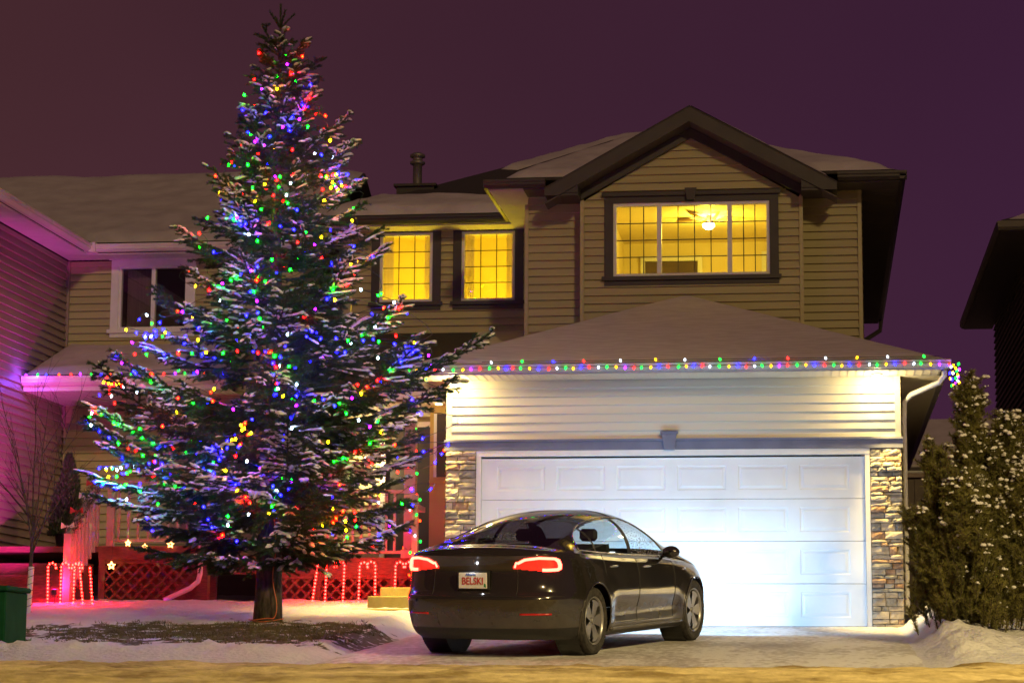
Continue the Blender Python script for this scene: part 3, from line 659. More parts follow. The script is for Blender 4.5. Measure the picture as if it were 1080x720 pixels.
# --- entry porch left of the garage
slope_sheet('porch_roof', [(-3.6,2.0,3.27),(-.80,2.0,3.27),(.2,5.34,4.60),(-3.6,5.34,4.60)], M['shingle'], H)
slope_sheet('porch_roof', [(-.86,1.9,3.28),(-.2,1.9,3.6),(.2,5.34,4.62),(-.86,5.34,4.60)], M['frost'], H)
mb = MB(); mb.box(-3.62,-.87,1.90,1.99,3.15,3.25); mb.build('gutter', M['gutter_w'], H)
ribbed_soffit('soffit', -3.58, -.47, 2.0, 3.6, 3.10, M['soffit'], H, 'x')
siding('entry_wall', [(-2.84,.9),(-.46,.9),(-.46,3.1),(-2.84,3.1)], FX(3.6), M['siding'], H, holes=[(-1.95,-1.1,.9,3.0)])
mb = MB(); mb.box(-1.93,-1.14,3.62,3.67,1.0,2.98); ed = mb.build('front_door', M['trim_dark'], H)
mb = MB(); mb.box(-2.0,-1.93,3.56,3.68,.95,3.02); mb.box(-1.14,-1.07,3.56,3.68,.95,3.02); mb.box(-1.93,-1.14,3.56,3.68,2.95,3.02); mb.build('entry_door_casing', M['white'], H)
mb = MB(); mb.box(-.50,-.46,2.0,3.6,.9,3.1); mb.box(-1.06,-.46,2.30,2.36,.3,3.1); mb.box(-1.06,-.46,2.27,2.30,1.05,1.09); mb.box(-1.06,-.46,2.265,2.30,2.02,2.06); mb.build('porch_side_wall', mat('lamplit_ochre_wall', (.50,.37,.11), .6, nscale=3, ncol=(.56,.42,.14)), H)  # ochre base colour carries the wash of the porch lamp
point_light('added_soffit_glow', (-.90,1.80,2.92), (1,.74,.20), 5, .04, H)
mb = MB(); mb.lathe([(.05,3.098),(.05,3.08),(.001,3.075)], 12, M=Matrix.Translation((-.90,2.06,0))); mb.build('added_soffit_lamp', emat('added_soffit_face', (1,.8,.4), 6), H)  # fixture and glow added to brighten the porch side wall
mb = MB(); mb.box(-1.0,-.96,2.26,2.30,2.1,2.98); mb.box(-.80,-.76,2.26,2.30,2.1,2.98); mb.build('sidelight_trim', M['white'], H); mb = MB(); mb.box(-.96,-.80,2.275,2.295,2.1,2.98); mb.build('sidelight', M['roomdark'], H)
mb = MB(); mb.box(-3.6,-.5,1.52,3.6,.86,.94); mb.box(-3.6,-.5,1.50,1.519,.72,.945); mb.build('porch_deck', M['deckwood'], H)
def lattice(parent, x0, x1, z0, z1, y, posts, name='lattice_panel'):
    mb = MB(); w = .032; st = .115; hgt = z1-z0
    for sg, yy in ((1, y), (-1, y+.009)):
        k = x0-hgt
        while k < x1+hgt:
            a, b_ = (k, z0), (k+sg*hgt, z1)
            # clip to panel
            (ax, az), (bx, bz) = (a, b_) if a[0] < b_[0] else (b_, a)
            t0 = max(0, (x0-ax)/(bx-ax)); t1 = min(1, (x1-ax)/(bx-ax))
            if t1-t0 > .03:
                P = (ax+(bx-ax)*t0, az+(bz-az)*t0); Q = (ax+(bx-ax)*t1, az+(bz-az)*t1)
                dx_, dz_ = (Q[0]-P[0]), (Q[1]-P[1]); l = math.hypot(dx_, dz_); nx_, nz_ = -dz_/l*w/2, dx_/l*w/2
                mb.prism([(P[0]-nx_,yy,P[1]-nz_),(Q[0]-nx_,yy,Q[1]-nz_),(Q[0]+nx_,yy,Q[1]+nz_),(P[0]+nx_,yy,P[1]+nz_)], (0,.008,0))
            k += st*1.42
    mb.box(x0, x1, y-.014, y-.002, z0, z0+.06); mb.box(x0, x1, y-.014, y-.002, z1-.06, z1)
    for p in posts: mb.box(p-.045, p+.045, y-.03, y-.015, z0, z1)
    o = mb.build(name, M['deckwood'], parent)
    return o
lattice(H, -3.3, -.52, .28, .72, 1.53, (-2.45,-1.4,-.57))
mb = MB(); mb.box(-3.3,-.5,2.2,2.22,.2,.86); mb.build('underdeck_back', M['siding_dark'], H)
def balusters(mb, x0, x1, z0, z1, y, st=.115):
    mb.box(x0, x1, y-.035, y+.035, z1-.04, z1); mb.box(x0, x1, y-.02, y+.02, z0+.06, z0+.10)
    k = x0+.04
    while k < x1-.03: mb.box(k, k+.032, y-.016, y+.016, z0+.1, z1-.04); k += st
mb = MB(); balusters(mb, -3.3, -1.28, .94, 1.86, 1.56); mb.build('porch_railing', M['purplepost'], H)
mb = MB(); mb.box(-1.27,-1.12,1.50,1.65,.94,3.1); mb.box(-1.30,-1.09,1.47,1.68,.94,1.05); mb.box(-1.30,-1.09,1.47,1.68,2.98,3.1); pst = mb.build('porch_post', M['purplepost'], H)
mb = MB(); mb.box(-1.06,-.98,.95,1.03,.3,1.75,bev=.005); mb.box(-1.06,-.98,1.04,1.5,.42,.46); mb.box(-1.065,-.975,.94,1.5,1.55,1.62); mb.build('stair_railing', M['purplepost'], H)
# steps
st_ = empty('concrete_steps', (0,0,0), 'two low concrete steps coloured lamp yellow between the lawn and the car', 'steps')
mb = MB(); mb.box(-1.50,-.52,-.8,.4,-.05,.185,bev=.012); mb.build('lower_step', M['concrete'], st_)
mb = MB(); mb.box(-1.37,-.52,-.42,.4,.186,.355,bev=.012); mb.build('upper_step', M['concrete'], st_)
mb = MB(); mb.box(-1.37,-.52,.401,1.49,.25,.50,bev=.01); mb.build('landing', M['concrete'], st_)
mb = MB(); mb.box(-3.0,-2.84,5.4,15,.2,6.2); mb.box(-2.84,.2,5.36,5.39,.2,3.95); mb.build('lower_shell', M['siding'], H)

# eave floodlights on the garage
for X in (-.32, 5.04):
    mb = MB(); mb.lathe([(.075,3.129),(.075,3.11),(.06,3.105)], 16, M=Matrix.Translation((X,-.30,0))); fx = mb.build('eave_lamp', M['white'], H, smooth=True)
    mb = MB(); mb.lathe([(.055,3.108),(.06,3.085),(.05,3.055),(.025,3.035),(.001,3.03)], 16, M=Matrix.Translation((X,-.30,0))); mb.build('bulb', emat('flood_bulb', (1,.86,.6), 14), fx, smooth=True)
    point_light('eave_lamp_glow', (X,-.30,3.00), (1.0,.74,.28), 38, .05, fx)
    d = bpy.data.lights.new('eave_lamp_beam', 'SPOT'); d.energy = 420; d.spot_size = R(104); d.spot_blend = .35; d.color = (1.0,.70,.20); d.shadow_soft_size = .05; d.energy = 900; d.spot_blend = 1.0; d.spot_size = R(64)
    o = bpy.data.objects.new('eave_lamp_beam', d); C.objects.link(o); o.parent = fx; o.location = (X,-.34,3.0); o.rotation_euler = Vector((-.30 if X < 0 else .20,-.04,-1)).to_track_quat('-Z','Y').to_euler()

# ================================================================ car
def pch(xs, ys):
    """smooth monotone-ish interpolation (PCHIP)"""
    xs = np.array(xs, float); ys = np.array(ys, float); h = np.diff(xs); d = np.diff(ys)/h
    m_ = np.zeros_like(xs); m_[0] = d[0]; m_[-1] = d[-1]
    for i in range(1, len(xs)-1):
        if d[i-1]*d[i] > 0: w1 = 2*h[i]+h[i-1]; w2 = h[i]+2*h[i-1]; m_[i] = (w1+w2)/(w1/d[i-1]+w2/d[i])
    def f(x):
        x = np.clip(np.asarray(x, float), xs[0], xs[-1]); i = np.clip(np.searchsorted(xs, x)-1, 0, len(xs)-2)
        t = (x-xs[i])/h[i]; a = 2*t**3-3*t**2+1; b = t**3-2*t**2+t; c = -2*t**3+3*t**2; e = t**3-t**2
        return a*ys[i]+b*h[i]*m_[i]+c*ys[i+1]+e*h[i]*m_[i+1]
    return f
pl = np.array([(0,0),(.006,.20),(.025,.40),(.065,.58),(.135,.72),(.26,.825),(.45,.885),(.70,.915),(.98,.925),(1.5,.922),(2.2,.917),(2.9,.915),(3.5,.918),(3.86,.915),(4.12,.885),(4.34,.80),(4.50,.66),(4.61,.48),(4.67,.28),(4.69,0)])
cl_ = np.concatenate([[0], np.cumsum(np.hypot(*np.diff(pl, axis=0).T))]); SL = cl_[-1]
fpx, fpy = pch(cl_, pl[:,0]), pch(cl_, pl[:,1])
f_zs = pch([0,.3,.6,1,1.5,2,2.6,3,3.5,3.9,4.2,4.45,4.6,4.69],[.985,1.005,1.005,.985,.955,.935,.918,.905,.875,.835,.77,.69,.62,.58])
f_k = pch([0,.06,.16,.30,.50,.68,.82,.93,1.0],[.90,.945,.975,.988,1.0,.996,.985,.965,.935])
f_ro = pch([.17,.24,.34,.46,.57,.60,.645,.72,.85,.95,1.0],[.20,.10,.045,.008,.0,.012,.050,.072,.082,.060,.035])
f_fo = pch([.17,.25,.35,.5,.6,.8,1.0],[.16,.08,.02,.0,.02,.10,.2])
f_zt = pch([0,.05,.12,.25,.42,.6,.9,1.3,1.7,2.05,2.3,2.55,2.85,3.15,3.45,3.7,3.85,4.1,4.35,4.5,4.62,4.69],
           [1.035,1.066,1.076,1.078,1.092,1.145,1.240,1.345,1.412,1.440,1.443,1.430,1.380,1.285,1.150,1.030,.975,.925,.85,.785,.70,.61])
f_n = pch([0,.4,1.0,1.6,2.4,3.2,3.8,4.69],[3.2,2.2,2.2,2.7,2.9,2.8,2.7,2.6])
f_m = pch([0,.4,1.0,2.4,3.4,3.8,4.69],[2.0,1.8,1.95,2.05,2.0,2.0,2.0])
AX_R, AX_F, RAR = .98, 3.855, .372
def low(s, z):
    """point on the lower body side at outline arc length s and height z (y >= 0 half)"""
    s = np.asarray(s, float); z = np.asarray(z, float); xb, yb = fpx(s), fpy(s); zs = f_zs(xb)
    u = np.clip((z-.17)/(zs-.17), 0, 1); y = yb*f_k(u)
    wr = 1-sm(0.0, .9, xb); wf = sm(3.9, 4.69, xb)
    x = xb+f_ro(z)*wr-f_fo(z)*wf
    fl = np.exp(-((xb-AX_R)/.42)**4)+np.exp(-((xb-AX_F)/.42)**4)
    y = y+.016*fl*(1-sm(.62,.85,z))
    mid = sm(1.3,1.6,xb)*(1-sm(3.2,3.5,xb)); y = y-.034*mid*np.exp(-((z-.40)/.13)**2)
    return np.stack([x, y, z+0*x], -1)
def s_of_x(x, z):
    a, b_ = 0.0, SL
    for _ in range(50):
        mth_ = (a+b_)/2
        if low(mth_, z)[0] < x: a = mth_
        else: b_ = mth_
    return (a+b_)/2
def s_of_y(y, z):
    a, b_ = 0.0, 1.6
    for _ in range(50):
        mth_ = (a+b_)/2
        if low(mth_, z)[1] < y: a = mth_
        else: b_ = mth_
    return (a+b_)/2
def shelf(x, q): return 1-.065*sm(0, .09, q)*sm(.5, .9, x)*(1-sm(3.3, 3.8, x))
def upp(x, frac, inset=.012):
    """point on the upper body: x on the outline, frac = angle 0 (belt) .. 1 (centre line)"""
    xb = x; s = s_of_base(x); P = low(s, f_zs(xb)); zs = float(f_zs(xb)); h = max(float(f_zt(xb))-zs, .01)
    a = frac*math.pi/2
    return np.array([P[0], P[1]*float(shelf(xb, math.sin(a)))*max(math.cos(a),0)**(2/float(f_n(xb))), zs+h*math.sin(a)**(2/float(f_m(xb)))])
_ss = np.linspace(0, SL, 4000); _xx = fpx(_ss)
def s_of_base(x): return float(np.interp(x, _xx, _ss))
def up_at_z(x, z, off=0.0):
    zs = float(f_zs(x)); h = float(f_zt(x))-zs; q = min(1, max(0, (z-zs)/h)); a = math.asin(min(1, q**(float(f_m(x))/2)))/(math.pi/2)
    p = upp(x, a); p = p.copy(); p[1] += off; return p
f_dlo_top = pch([.80,.92,1.12,1.4,1.72,2.08,2.4,2.65,2.87,3.05,3.20],[1.045,1.125,1.205,1.285,1.335,1.362,1.350,1.295,1.205,1.095,.955])
f_dlo_bot = pch([.80,.95,1.5,2.2,2.9,3.20],[1.040,1.026,.996,.966,.945,.935])
CAR = empty('parked_car', (0,0,0), 'dark grey four door sedan with its red tail lamps lit, parked before the garage door', 'car')
th = R(17.0); sl = .0735
fw = Vector((math.sin(th), math.cos(th), sl*math.cos(th))).normalized(); rt = Vector((math.cos(th), -math.sin(th), -sl*math.sin(th))).normalized()
nn_ = rt.cross(fw); lf = nn_.cross(fw)
CARPOS = Vector((1.985, -6.1, 0)) - .80*rt; CARPOS.z = .073*CARPOS.y + .004
mc = Matrix((fw, lf, nn_)).transposed().to_4x4(); 
CAR_M = Matrix.Translation(CARPOS) @ mc @ Matrix.Translation((-AX_R,0,0))
CAR.matrix_world = Matrix.Translation(CARPOS) @ mc
OFF = Matrix.Translation((-AX_R, 0, 0))     # parts are modelled from the rear bumper forward
def carpart(o): o.matrix_parent_inverse = Matrix.Identity(4); o.location = (-AX_R,0,0); return o
# paint
pm = bpy.data.materials.new('dark_metallic_paint'); pm.use_nodes = True; t = pm.node_tree; b = t.nodes['Principled BSDF']
b.inputs['Base Color'].default_value = (.075,.068,.066,1); b.inputs['Metallic'].default_value = .6; b.inputs['Roughness'].default_value = .30
b.inputs['Coat Weight'].default_value = 1; b.inputs['Coat Roughness'].default_value = .03
co = t.nodes.new('ShaderNodeTexCoord'); rr_ = t.nodes.new('ShaderNodeMapRange'); rr_.inputs[1].default_value=.35; rr_.inputs[2].default_value=.7; rr_.inputs[3].default_value=.09; rr_.inputs[4].default_value=.17
t.links.new(noi(t, co.outputs['Object'], 5, 6), rr_.inputs[0])
sx_ = t.nodes.new('ShaderNodeSeparateXYZ'); t.links.new(co.outputs['Object'], sx_.inputs[0]); zr = t.nodes.new('ShaderNodeMapRange'); zr.inputs[1].default_value = .62; zr.inputs[2].default_value = .20; zr.inputs[3].default_value = 0.03; zr.inputs[4].default_value = .75; t.links.new(sx_.outputs[2], zr.inputs[0])
sf = mth(t, 'MULTIPLY', zr.outputs[0], noi(t, co.outputs['Object'], 9, 10), True)
sm_ = t.nodes.new('ShaderNodeMix'); sm_.data_type = 'RGBA'; sm_.inputs[6].default_value = (.046,.042,.042,1); sm_.inputs[7].default_value = (.13,.115,.10,1); t.links.new(sf, sm_.inputs[0]); t.links.new(sm_.outputs[2], b.inputs['Base Color'])
t.links.new(mth(t, 'ADD', rr_.outputs[0], mth(t, 'MULTIPLY', sf, .8)), b.inputs['Roughness']); t.links.new(mth(t, 'SUBTRACT', 1.0, mth(t, 'MULTIPLY', sf, 1.4), True), b.inputs['Coat Weight']); t.links.new(mth(t, 'SUBTRACT', .6, sf, True), b.inputs['Metallic'])
M['paint'] = pm
M['carglass'] = glass('tinted_glass', (.68,.76,.76), .0, ior=1.4, rough=.01)
M['rearglass'] = glass('dark_rear_glass', (.10,.08,.08), .0, ior=1.45, rough=.01)
M['frostglass'] = glass('frosted_side_glass', (.84,.90,.90), .0, ior=1.4, frost=.75, rough=.03)
M['tyre'] = mat('tyre_rubber', (.022,.021,.021), .8, nscale=25, ncol=(.06,.055,.05), bump=.003, bscale=60)
M['rim'] = mat('wheel_grey', (.36,.36,.375), .35, metal=.7, nscale=8, ncol=(.34,.34,.35))
M['chrome'] = mat('satin_chrome', (.62,.61,.60), .22, metal=1.0, nscale=12, ncol=(.7,.69,.68))
M['lampred'] = mat('lamp_red', (.30,.01,.01), .15, coat=1, emis=(1,.02,.01), estr=1.3, nscale=30, ncol=(.36,.012,.012))
M['lamplit'] = emat('lamp_guide', (1.0,.075,.045), 13.0)
M['reflector'] = mat('reflector_red', (.55,.01,.01), .2, coat=1, emis=(1,.02,.01), estr=.01, nscale=40, ncol=(.6,.015,.015))  # faint red emission stands in for light thrown back
M['seat'] = mat('seat_fabric', (.03,.03,.03), .7, nscale=10, ncol=(.045,.045,.045))
# lower grid
NS, NZ = 420, 92
sv = SL*np.linspace(0,1,NS)
tz = np.linspace(0,1,NZ)
S_, T_ = np.meshgrid(sv, tz, indexing='ij'); Z_ = .17+(f_zs(fpx(S_))-.17)*T_
G = low(S_, Z_)                              # NS x NZ x 3, y>=0
# snap arch edges
dR = np.minimum(np.hypot(G[...,0]-AX_R, G[...,2]-.335), np.hypot(G[...,0]-AX_F, G[...,2]-.335))
for ax in (AX_R, AX_F):
    dx_, dz_ = G[...,0]-ax, G[...,2]-.335; d_ = np.hypot(dx_, dz_); k_ = (np.abs(d_-RAR) < .007)&(G[...,1] > .6)
    G[...,0] = np.where(k_, ax+dx_*RAR/np.maximum(d_,1e-6), G[...,0]); G[...,2] = np.where(k_, .335+dz_*RAR/np.maximum(d_,1e-6), G[...,2])
ii, jj = np.meshgrid(np.arange(NS-1), np.arange(NZ-1), indexing='ij')
q0 = ii*NZ+jj; quad = np.stack([q0, q0+NZ, q0+NZ+1, q0+1], -1).reshape(-1,4)
cen = (G[:-1,:-1]+G[1:,1:]+G[1:,:-1]+G[:-1,1:])/4; cen = cen.reshape(-1,3); cs = ((S_[:-1,:-1]+S_[1:,1:])/2).ravel(); cz = cen[:,2]; cx = cen[:,0]
inar = (np.minimum(np.hypot(cx-AX_R, cz-.335), np.hypot(cx-AX_F, cz-.335)) < RAR)&(cen[:,1] > .6)
RD0, RD1, FD1 = 1.24, 2.17, 3.22
isside = (cen[:,1] > .7)
cls = np.zeros(len(cx), int)
cls[(cx > RD0)&(cx <= RD1)&(cz > .29)&isside] = 2
cls[(cx > RD1)&(cx <= FD1)&(cz > .29)&isside] = 3
# lower rear valance + sills black
cls[(cz < .285)&(cls == 0)&(cx < .9)] = 4
cls[(cz < .215)] = 4
# tail lamp glass
def lampband(s): return np.interp(s, [.40,.47,.60,.74,.86,.93],[.866,.860,.846,.838,.842,.87]), np.interp(s, [.40,.47,.55,.70,.86,.93],[.874,.925,.960,.976,.970,.945])
lo_, hi_ = lampband(cs); cls[(cs > .41)&(cs < .925)&(cz > lo_)&(cz < hi_)] = 5
cls[inar] = -1
flipG = G.reshape(-1,3)*np.array([1,-1,1])
def lowpart(name, code, material, both=True, label=None):
    sel = quad[cls == code]
    obs = []
    for side, VV in ((1, G.reshape(-1,3)), (-1, flipG)):
        qd = sel if side == -1 else sel[:, ::-1]
        u_, inv = np.unique(qd, return_inverse=True); obs.append((VV[u_], inv.reshape(-1,4)))
    return obs
def emit(name, obs, material, merge=False, off=0.0):
    out = []
    if merge:
        V = np.concatenate([o[0] for o in obs]); Fq = np.concatenate([obs[0][1]]+[o[1]+sum(len(p[0]) for p in obs[:i]) for i, o in enumerate(obs) if i])
        obs = [(V, Fq)]
    for V, Fq in obs: out.append(carpart(npmesh(name, V, Fq, material, CAR, smooth=True)))
    return out
# upper surface
NU = 110
ang = np.linspace(-1, 1, NU); xsb = fpx(sv)
P0 = low(sv, f_zs(xsb)); hh = np.maximum(f_zt(xsb)-f_zs(xsb), .002)
A_ = (1-np.abs(ang))*math.pi/2       # 0 at belt, pi/2 at the centre
# denser near the belt
Y_ = P0[:,1][:,None]*shelf(xsb[:,None], np.sin(A_)[None,:])*np.cos(A_)[None,:].clip(0,1)**(2/f_n(xsb))[:,None]*np.sign(ang)[None,:]
Z2 = f_zs(xsb)[:,None]+hh[:,None]*np.sin(A_)[None,:]**(2/f_m(xsb))[:,None]
bow = .05*(1-(Y_/.9)**2)
X2 = P0[:,0][:,None]+0*Y_
UG = np.stack([X2, Y_, Z2], -1)
i2, j2 = np.meshgrid(np.arange(NS-1), np.arange(NU-1), indexing='ij')
q2 = i2*NU+j2; uq = np.stack([q2, q2+NU, q2+NU+1, q2+1], -1).reshape(-1,4)
uc = ((UG[:-1,:-1]+UG[1:,1:]+UG[1:,:-1]+UG[:-1,1:])/4).reshape(-1,3); ux = ((xsb[:-1]+xsb[1:])/2)[:,None].repeat(NU-1,1).ravel()
uy, uz = np.abs(uc[:,1]), uc[:,2]
uf = np.zeros(len(ux), int)
dl = (ux > .80)&(ux < 3.20)&(uz > f_dlo_bot(ux))&(uz < f_dlo_top(ux))&(uy > .45)
uf[dl] = 1                                  # glass
uf[dl&(ux > 2.115)&(ux < 2.215)] = 2           # B pillar
uf[dl&(np.abs(ux-(1.22+(uz-1.0)*.25)) < .022)] = 2  # quarter bar
uf[(uf == 1)&(ux > 2.21)] = 3               # front door glass
yg = np.interp(ux, [.42,.8,1.2,1.7,2.1,2.6,3.0,3.3,3.72],[.60,.60,.585,.565,.56,.56,.575,.64,.735])
topg = (ux > .43)&(ux < 3.74)&(uy < yg)
uf[topg] = 6; uf[topg&(ux > 2.22)&(ux < 2.34)] = 2; uf[topg&(ux > 2.78)&(ux < 2.86)] = 2
uf[topg&(ux <= 2.22)] = 7
def uppart(code):
    qd = uq[uf == code]; u_, inv = np.unique(qd, return_inverse=True); return UG.reshape(-1,3)[u_], inv.reshape(-1,4)
lb = lowpart('body', 0, None); emit('body', lb+[uppart(0)], M['paint'], merge=True)
for nm, cd in (('rear_door', 2), ('front_door', 3)):
    doors = emit(nm, lowpart(nm, cd, None), M['paint'])
    for d_, sg in zip(doors, (1,-1)):
        xh = 1.48 if cd == 2 else 2.42
        zz = .865 if cd == 2 else .845
        mb = MB(); s0 = s_of_x(xh, zz); 
        pts = [tuple(np.array(low(s_of_x(xh-.11+.22*k/8, zz), zz))*np.array([1,sg,1])+np.array([0,sg*.006,0])) for k in range(9)]
        mb.tube(pts, [.004]+[.011]*7+[.004], 6); h_ = mb.build('door_handle', M['chrome'], d_, smooth=True)
emit('valance', lowpart('v', 4, None), M['black'], merge=True)
lamps = emit('tail_lamp', lowpart('t', 5, None), M['lampred'])
for l_, sg in zip(lamps, (1,-1)):
    def LP(s, z, o=.008):
        p = low(s, z); q = low(s+.01, z); tng = (q-p)[:2]; tng = tng/np.linalg.norm(tng); nrm = np.array([-tng[1], tng[0], 0.]) ; nrm = nrm if nrm[0]*-1+nrm[1]*.3 > 0 else -nrm
        return tuple((p+nrm*o)*np.array([1,sg,1]))
    top = [(s_, float(lampband(s_)[1])-.010) for s_ in np.linspace(.47,.865,18)]
    inn = [(.43,.874),(.44,.895),(.455,.922)]
    out = [(.895,.94),(.900,.90),(.890,.868)]
    bot = [(s_, float(lampband(s_)[0])+.012) for s_ in np.linspace(.86,.70,8)]
    path = [LP(*q) for q in inn+top+out+bot]
    mb = MB(); mb.tube(path, [.010]*3+[.014]*18+[.020]*3+[.017]*8, 6); mb.build('light_guide', M['lamplit'], l_, smooth=True)
    mb = MB(); mb.tube([LP(.66, .862), LP(.66,.955)], .005, 5); mb.build('lamp_divider', M['lampred'], l_)
    # soft inner glow face
for nm, cd, mt in (('side_glass',1,'carglass'),('window_pillar',2,'black'),('front_side_glass',3,'frostglass'),('windscreen',6,'carglass'),('rear_window',7,'rearglass')):
    V, Fq = uppart(cd)
    if cd in (1,3):
        # left and right panes apart
        for sg in (1,-1):
            k = (V[Fq][:,:,1].mean(1)*sg > 0); f2 = Fq[k]; u_, inv = np.unique(f2, return_inverse=True)
            carpart(npmesh(nm, V[u_], inv.reshape(-1,4), M[mt], CAR, smooth=True))
    else: carpart(npmesh(nm, V, Fq, M[mt], CAR, smooth=True))
def tubep(name, paths, r, material, n=6, parent=None):
    mb = MB()
    for p in paths: mb.tube([tuple(q) for q in p], r, n)
    o = mb.build(name, material, CAR, smooth=True); return carpart(o)
MIR = np.array([1,-1,1])
for sg in (1,-1):
    mr_ = np.array([1,sg,1])
    tp = [up_at_z(x, float(f_dlo_top(x)), .004)*mr_ for x in np.linspace(.80,3.20,50)]
    bt = [up_at_z(x, float(f_dlo_bot(x)), .004)*mr_ for x in np.linspace(3.20,.80,40)]
    tubep('window_trim', [tp+bt], .0095, M['chrome'])
    # door gaps
    gaps = []
    for x in (RD1, FD1): gaps.append([low(s_of_x(x, z), z)*mr_ + np.array([0,sg*.0005,0]) for z in np.linspace(.29,.93 if x<3 else .89,30)])
    gz = np.linspace(.62,.99,16)
    gaps.append([low(s_of_x(RD0+.0, z), z)*mr_ for z in np.linspace(.78,.99,10)])
    gaps.append([low(s_of_x(x, .29), .29)*mr_ for x in np.linspace(RD0+.1, FD1, 30)])
    tubep('door_gap', gaps, .0042, M['black'], 5)
    arch = []
    for ax in (AX_R, AX_F):
        pth = []
        for a in np.linspace(-.32, math.pi+.32, 40):
            x, z = ax+math.cos(a)*(RAR+.004), .335+math.sin(a)*(RAR+.004)
            if z < .18: z = .18
            p = low(s_of_x(x, z), z); pth.append(p*mr_+np.array([0,sg*.001,0]))
        arch.append(pth)
    tubep('arch_lip', arch, .009, M['paint'])
    sill = [[low(s_of_x(x, .235), .235)*mr_+np.array([0,sg*.006,0]) for x in np.linspace(1.40,3.44,30)]]
    tubep('sill_moulding', sill, .02, M['paint'])
    # mirror
    mb = MB()
    c0 = np.array([2.98, .950, .985])*mr_
    rg = []
    for i in range(9):
        u_ = i/8; w = math.sin(math.pi*min(max(u_,.02),.98))**.45
        for k in range(14):
            a = 2*math.pi*k/14
            rg.append((c0[0]-.055+.15*u_, c0[1]+sg*.105*math.cos(a)*w*(1-.1*u_), c0[2]+.068*math.sin(a)*w))
    mb.add(rg, [(i*14+k, i*14+(k+1)%14, (i+1)*14+(k+1)%14, (i+1)*14+k) for i in range(8) for k in range(14)]+[tuple(range(14)), tuple(8*14+k for k in range(14))])
    mb.tube([(3.03,.82*sg,.935),(3.03,.90*sg,.955)], .022, 6)
    carpart(mb.build('wing_mirror', M['paint'], CAR, smooth=True))
    mb = MB(); p = low(s_of_x(3.50,.80), .80)*mr_+np.array([0,sg*.008,0])
    mb.tube([tuple(p-np.array([.05,0,.004])), tuple(p), tuple(p+np.array([.055,0,0]))], [.004,.014,.012], 6); carpart(mb.build('side_badge', M['chrome'], CAR, smooth=True))
    # bumper reflector
    pth = [low(s_, .425)+np.array([-.003,0,0]) for s_ in np.linspace(.50,.82,10)]
    tubep('reflector', [[p*mr_ for p in pth]], .011, M['reflector'], 4)
    pth = [low(s_of_x(x,.52), .52)*mr_+np.array([0,sg*.002,0]) for x in (4.24,4.27,4.30)]
    tubep('side_marker', [pth], .014, mat('amber_marker', (.5,.12,.02), .3, emis=(1,.15,.03), estr=.6, nscale=20, ncol=(.55,.13,.02)), 5)
    # headlamp
    pth = [low(s_of_x(x,.66+.04*(4.6-x)), .66+.04*(4.6-x))*mr_ for x in np.linspace(4.42,4.60,7)]
    tubep('headlamp', [pth], [.02,.035,.04,.045,.045,.04,.03], emat('headlamp_lens', (.85,.92,1), 10), 8)
# trunk lid gap, bumper crease
gp = [np.array([ *low(s_, .595)]) for s_ in np.linspace(0,.97,30)]
tubep('lid_gap', [[p*MIR for p in gp[::-1]]+gp], .004, M['black'], 5)
lid = []
for sg in (1,-1): lid.append([low(.455+.0*z, z)*np.array([1,sg,1]) for z in np.linspace(.60,.855,8)])
tubep('lid_gap', lid, .0035, M['black'], 5)
lip = [np.array([low(s_, f_zs(fpx(s_)))[0]-.0, low(s_, f_zs(fpx(s_)))[1]*.985, f_zt(fpx(s_))+0.0*s_]) for s_ in np.linspace(0,.60,20)]
# plate
mb = MB(); mb.box(.045,.058,-.175,.175,.655,.845,bev=.004); pf = carpart(mb.build('plate_recess', M['black'], CAR))
mb = MB(); mb.box(.034,.044,-.152,.152,.672,.826,bev=.003)
plm = mat('plate_white', (.78,.78,.78), .35, nscale=14, ncol=(.84,.84,.84)); lp = carpart(mb.build('licence_plate', plm, CAR))
def to_mesh(o):
    dg = bpy.context.evaluated_depsgraph_get(); me = bpy.data.meshes.new_from_object(o.evaluated_get(dg)); n = bpy.data.objects.new('lettering', me)
    C.objects.link(n); n.parent = o.parent; n.matrix_local = o.matrix_local.copy(); bpy.data.objects.remove(o); n.name = 'lettering'; return n
def text(body, size, loc, material, parent, name='lettering', ext=.002, sx=1.0):
    c = bpy.data.curves.new(name, 'FONT'); c.body = body; c.size = size; c.extrude = ext; c.align_x = 'CENTER'; c.align_y = 'CENTER'; c.materials.append(material); c.offset = size*.012
    o = bpy.data.objects.new(name, c); C.objects.link(o); o.parent = parent
    # facing -x: text x -> -y (read from behind), text y -> z
    o.matrix_local = Matrix.Translation(loc) @ Matrix(((0,0,-1,0),(-1,0,0,0),(0,1,0,0),(0,0,0,1))) @ Matrix.Diagonal((sx,1,1,1))
    return to_mesh(o)
redp = mat('plate_red', (.45,.03,.04), .5, nscale=20, ncol=(.5,.04,.05)); blup = mat('plate_blue', (.08,.16,.5), .5, nscale=20, ncol=(.1,.2,.55))
text('BELSKI', .098, (.0315,0,.742), redp, lp, sx=.82)
text('Alberta', .036, (.0315,.02,.806), blup, lp)
mb = MB(); mb.add([(.0325,-.120,.690),(.0325,-.145,.682),(.0325,-.142,.715),(.0325,-.125,.722)], [(0,1,2,3)]); mb.build('rose_leaf_mark', mat('leaf_green', (.03,.25,.12), .5, nscale=9, ncol=(.04,.3,.14)), lp)
# emblem
mb = MB(); ex = float(low(0, .93)[0])-.006
def TP(y, z): return (ex, y, z)
mb.prism([TP(-.036,.968),TP(.036,.968),TP(.030,.957),TP(.010,.954),TP(.0,.905),TP(-.010,.954),TP(-.030,.957)], (.006,0,0)); mb.tube([(ex,-.034,.974),(ex-.001,0,.979),(ex,.034,.974)], .0025, 4)
carpart(mb.build('emblem', M['chrome'], CAR))
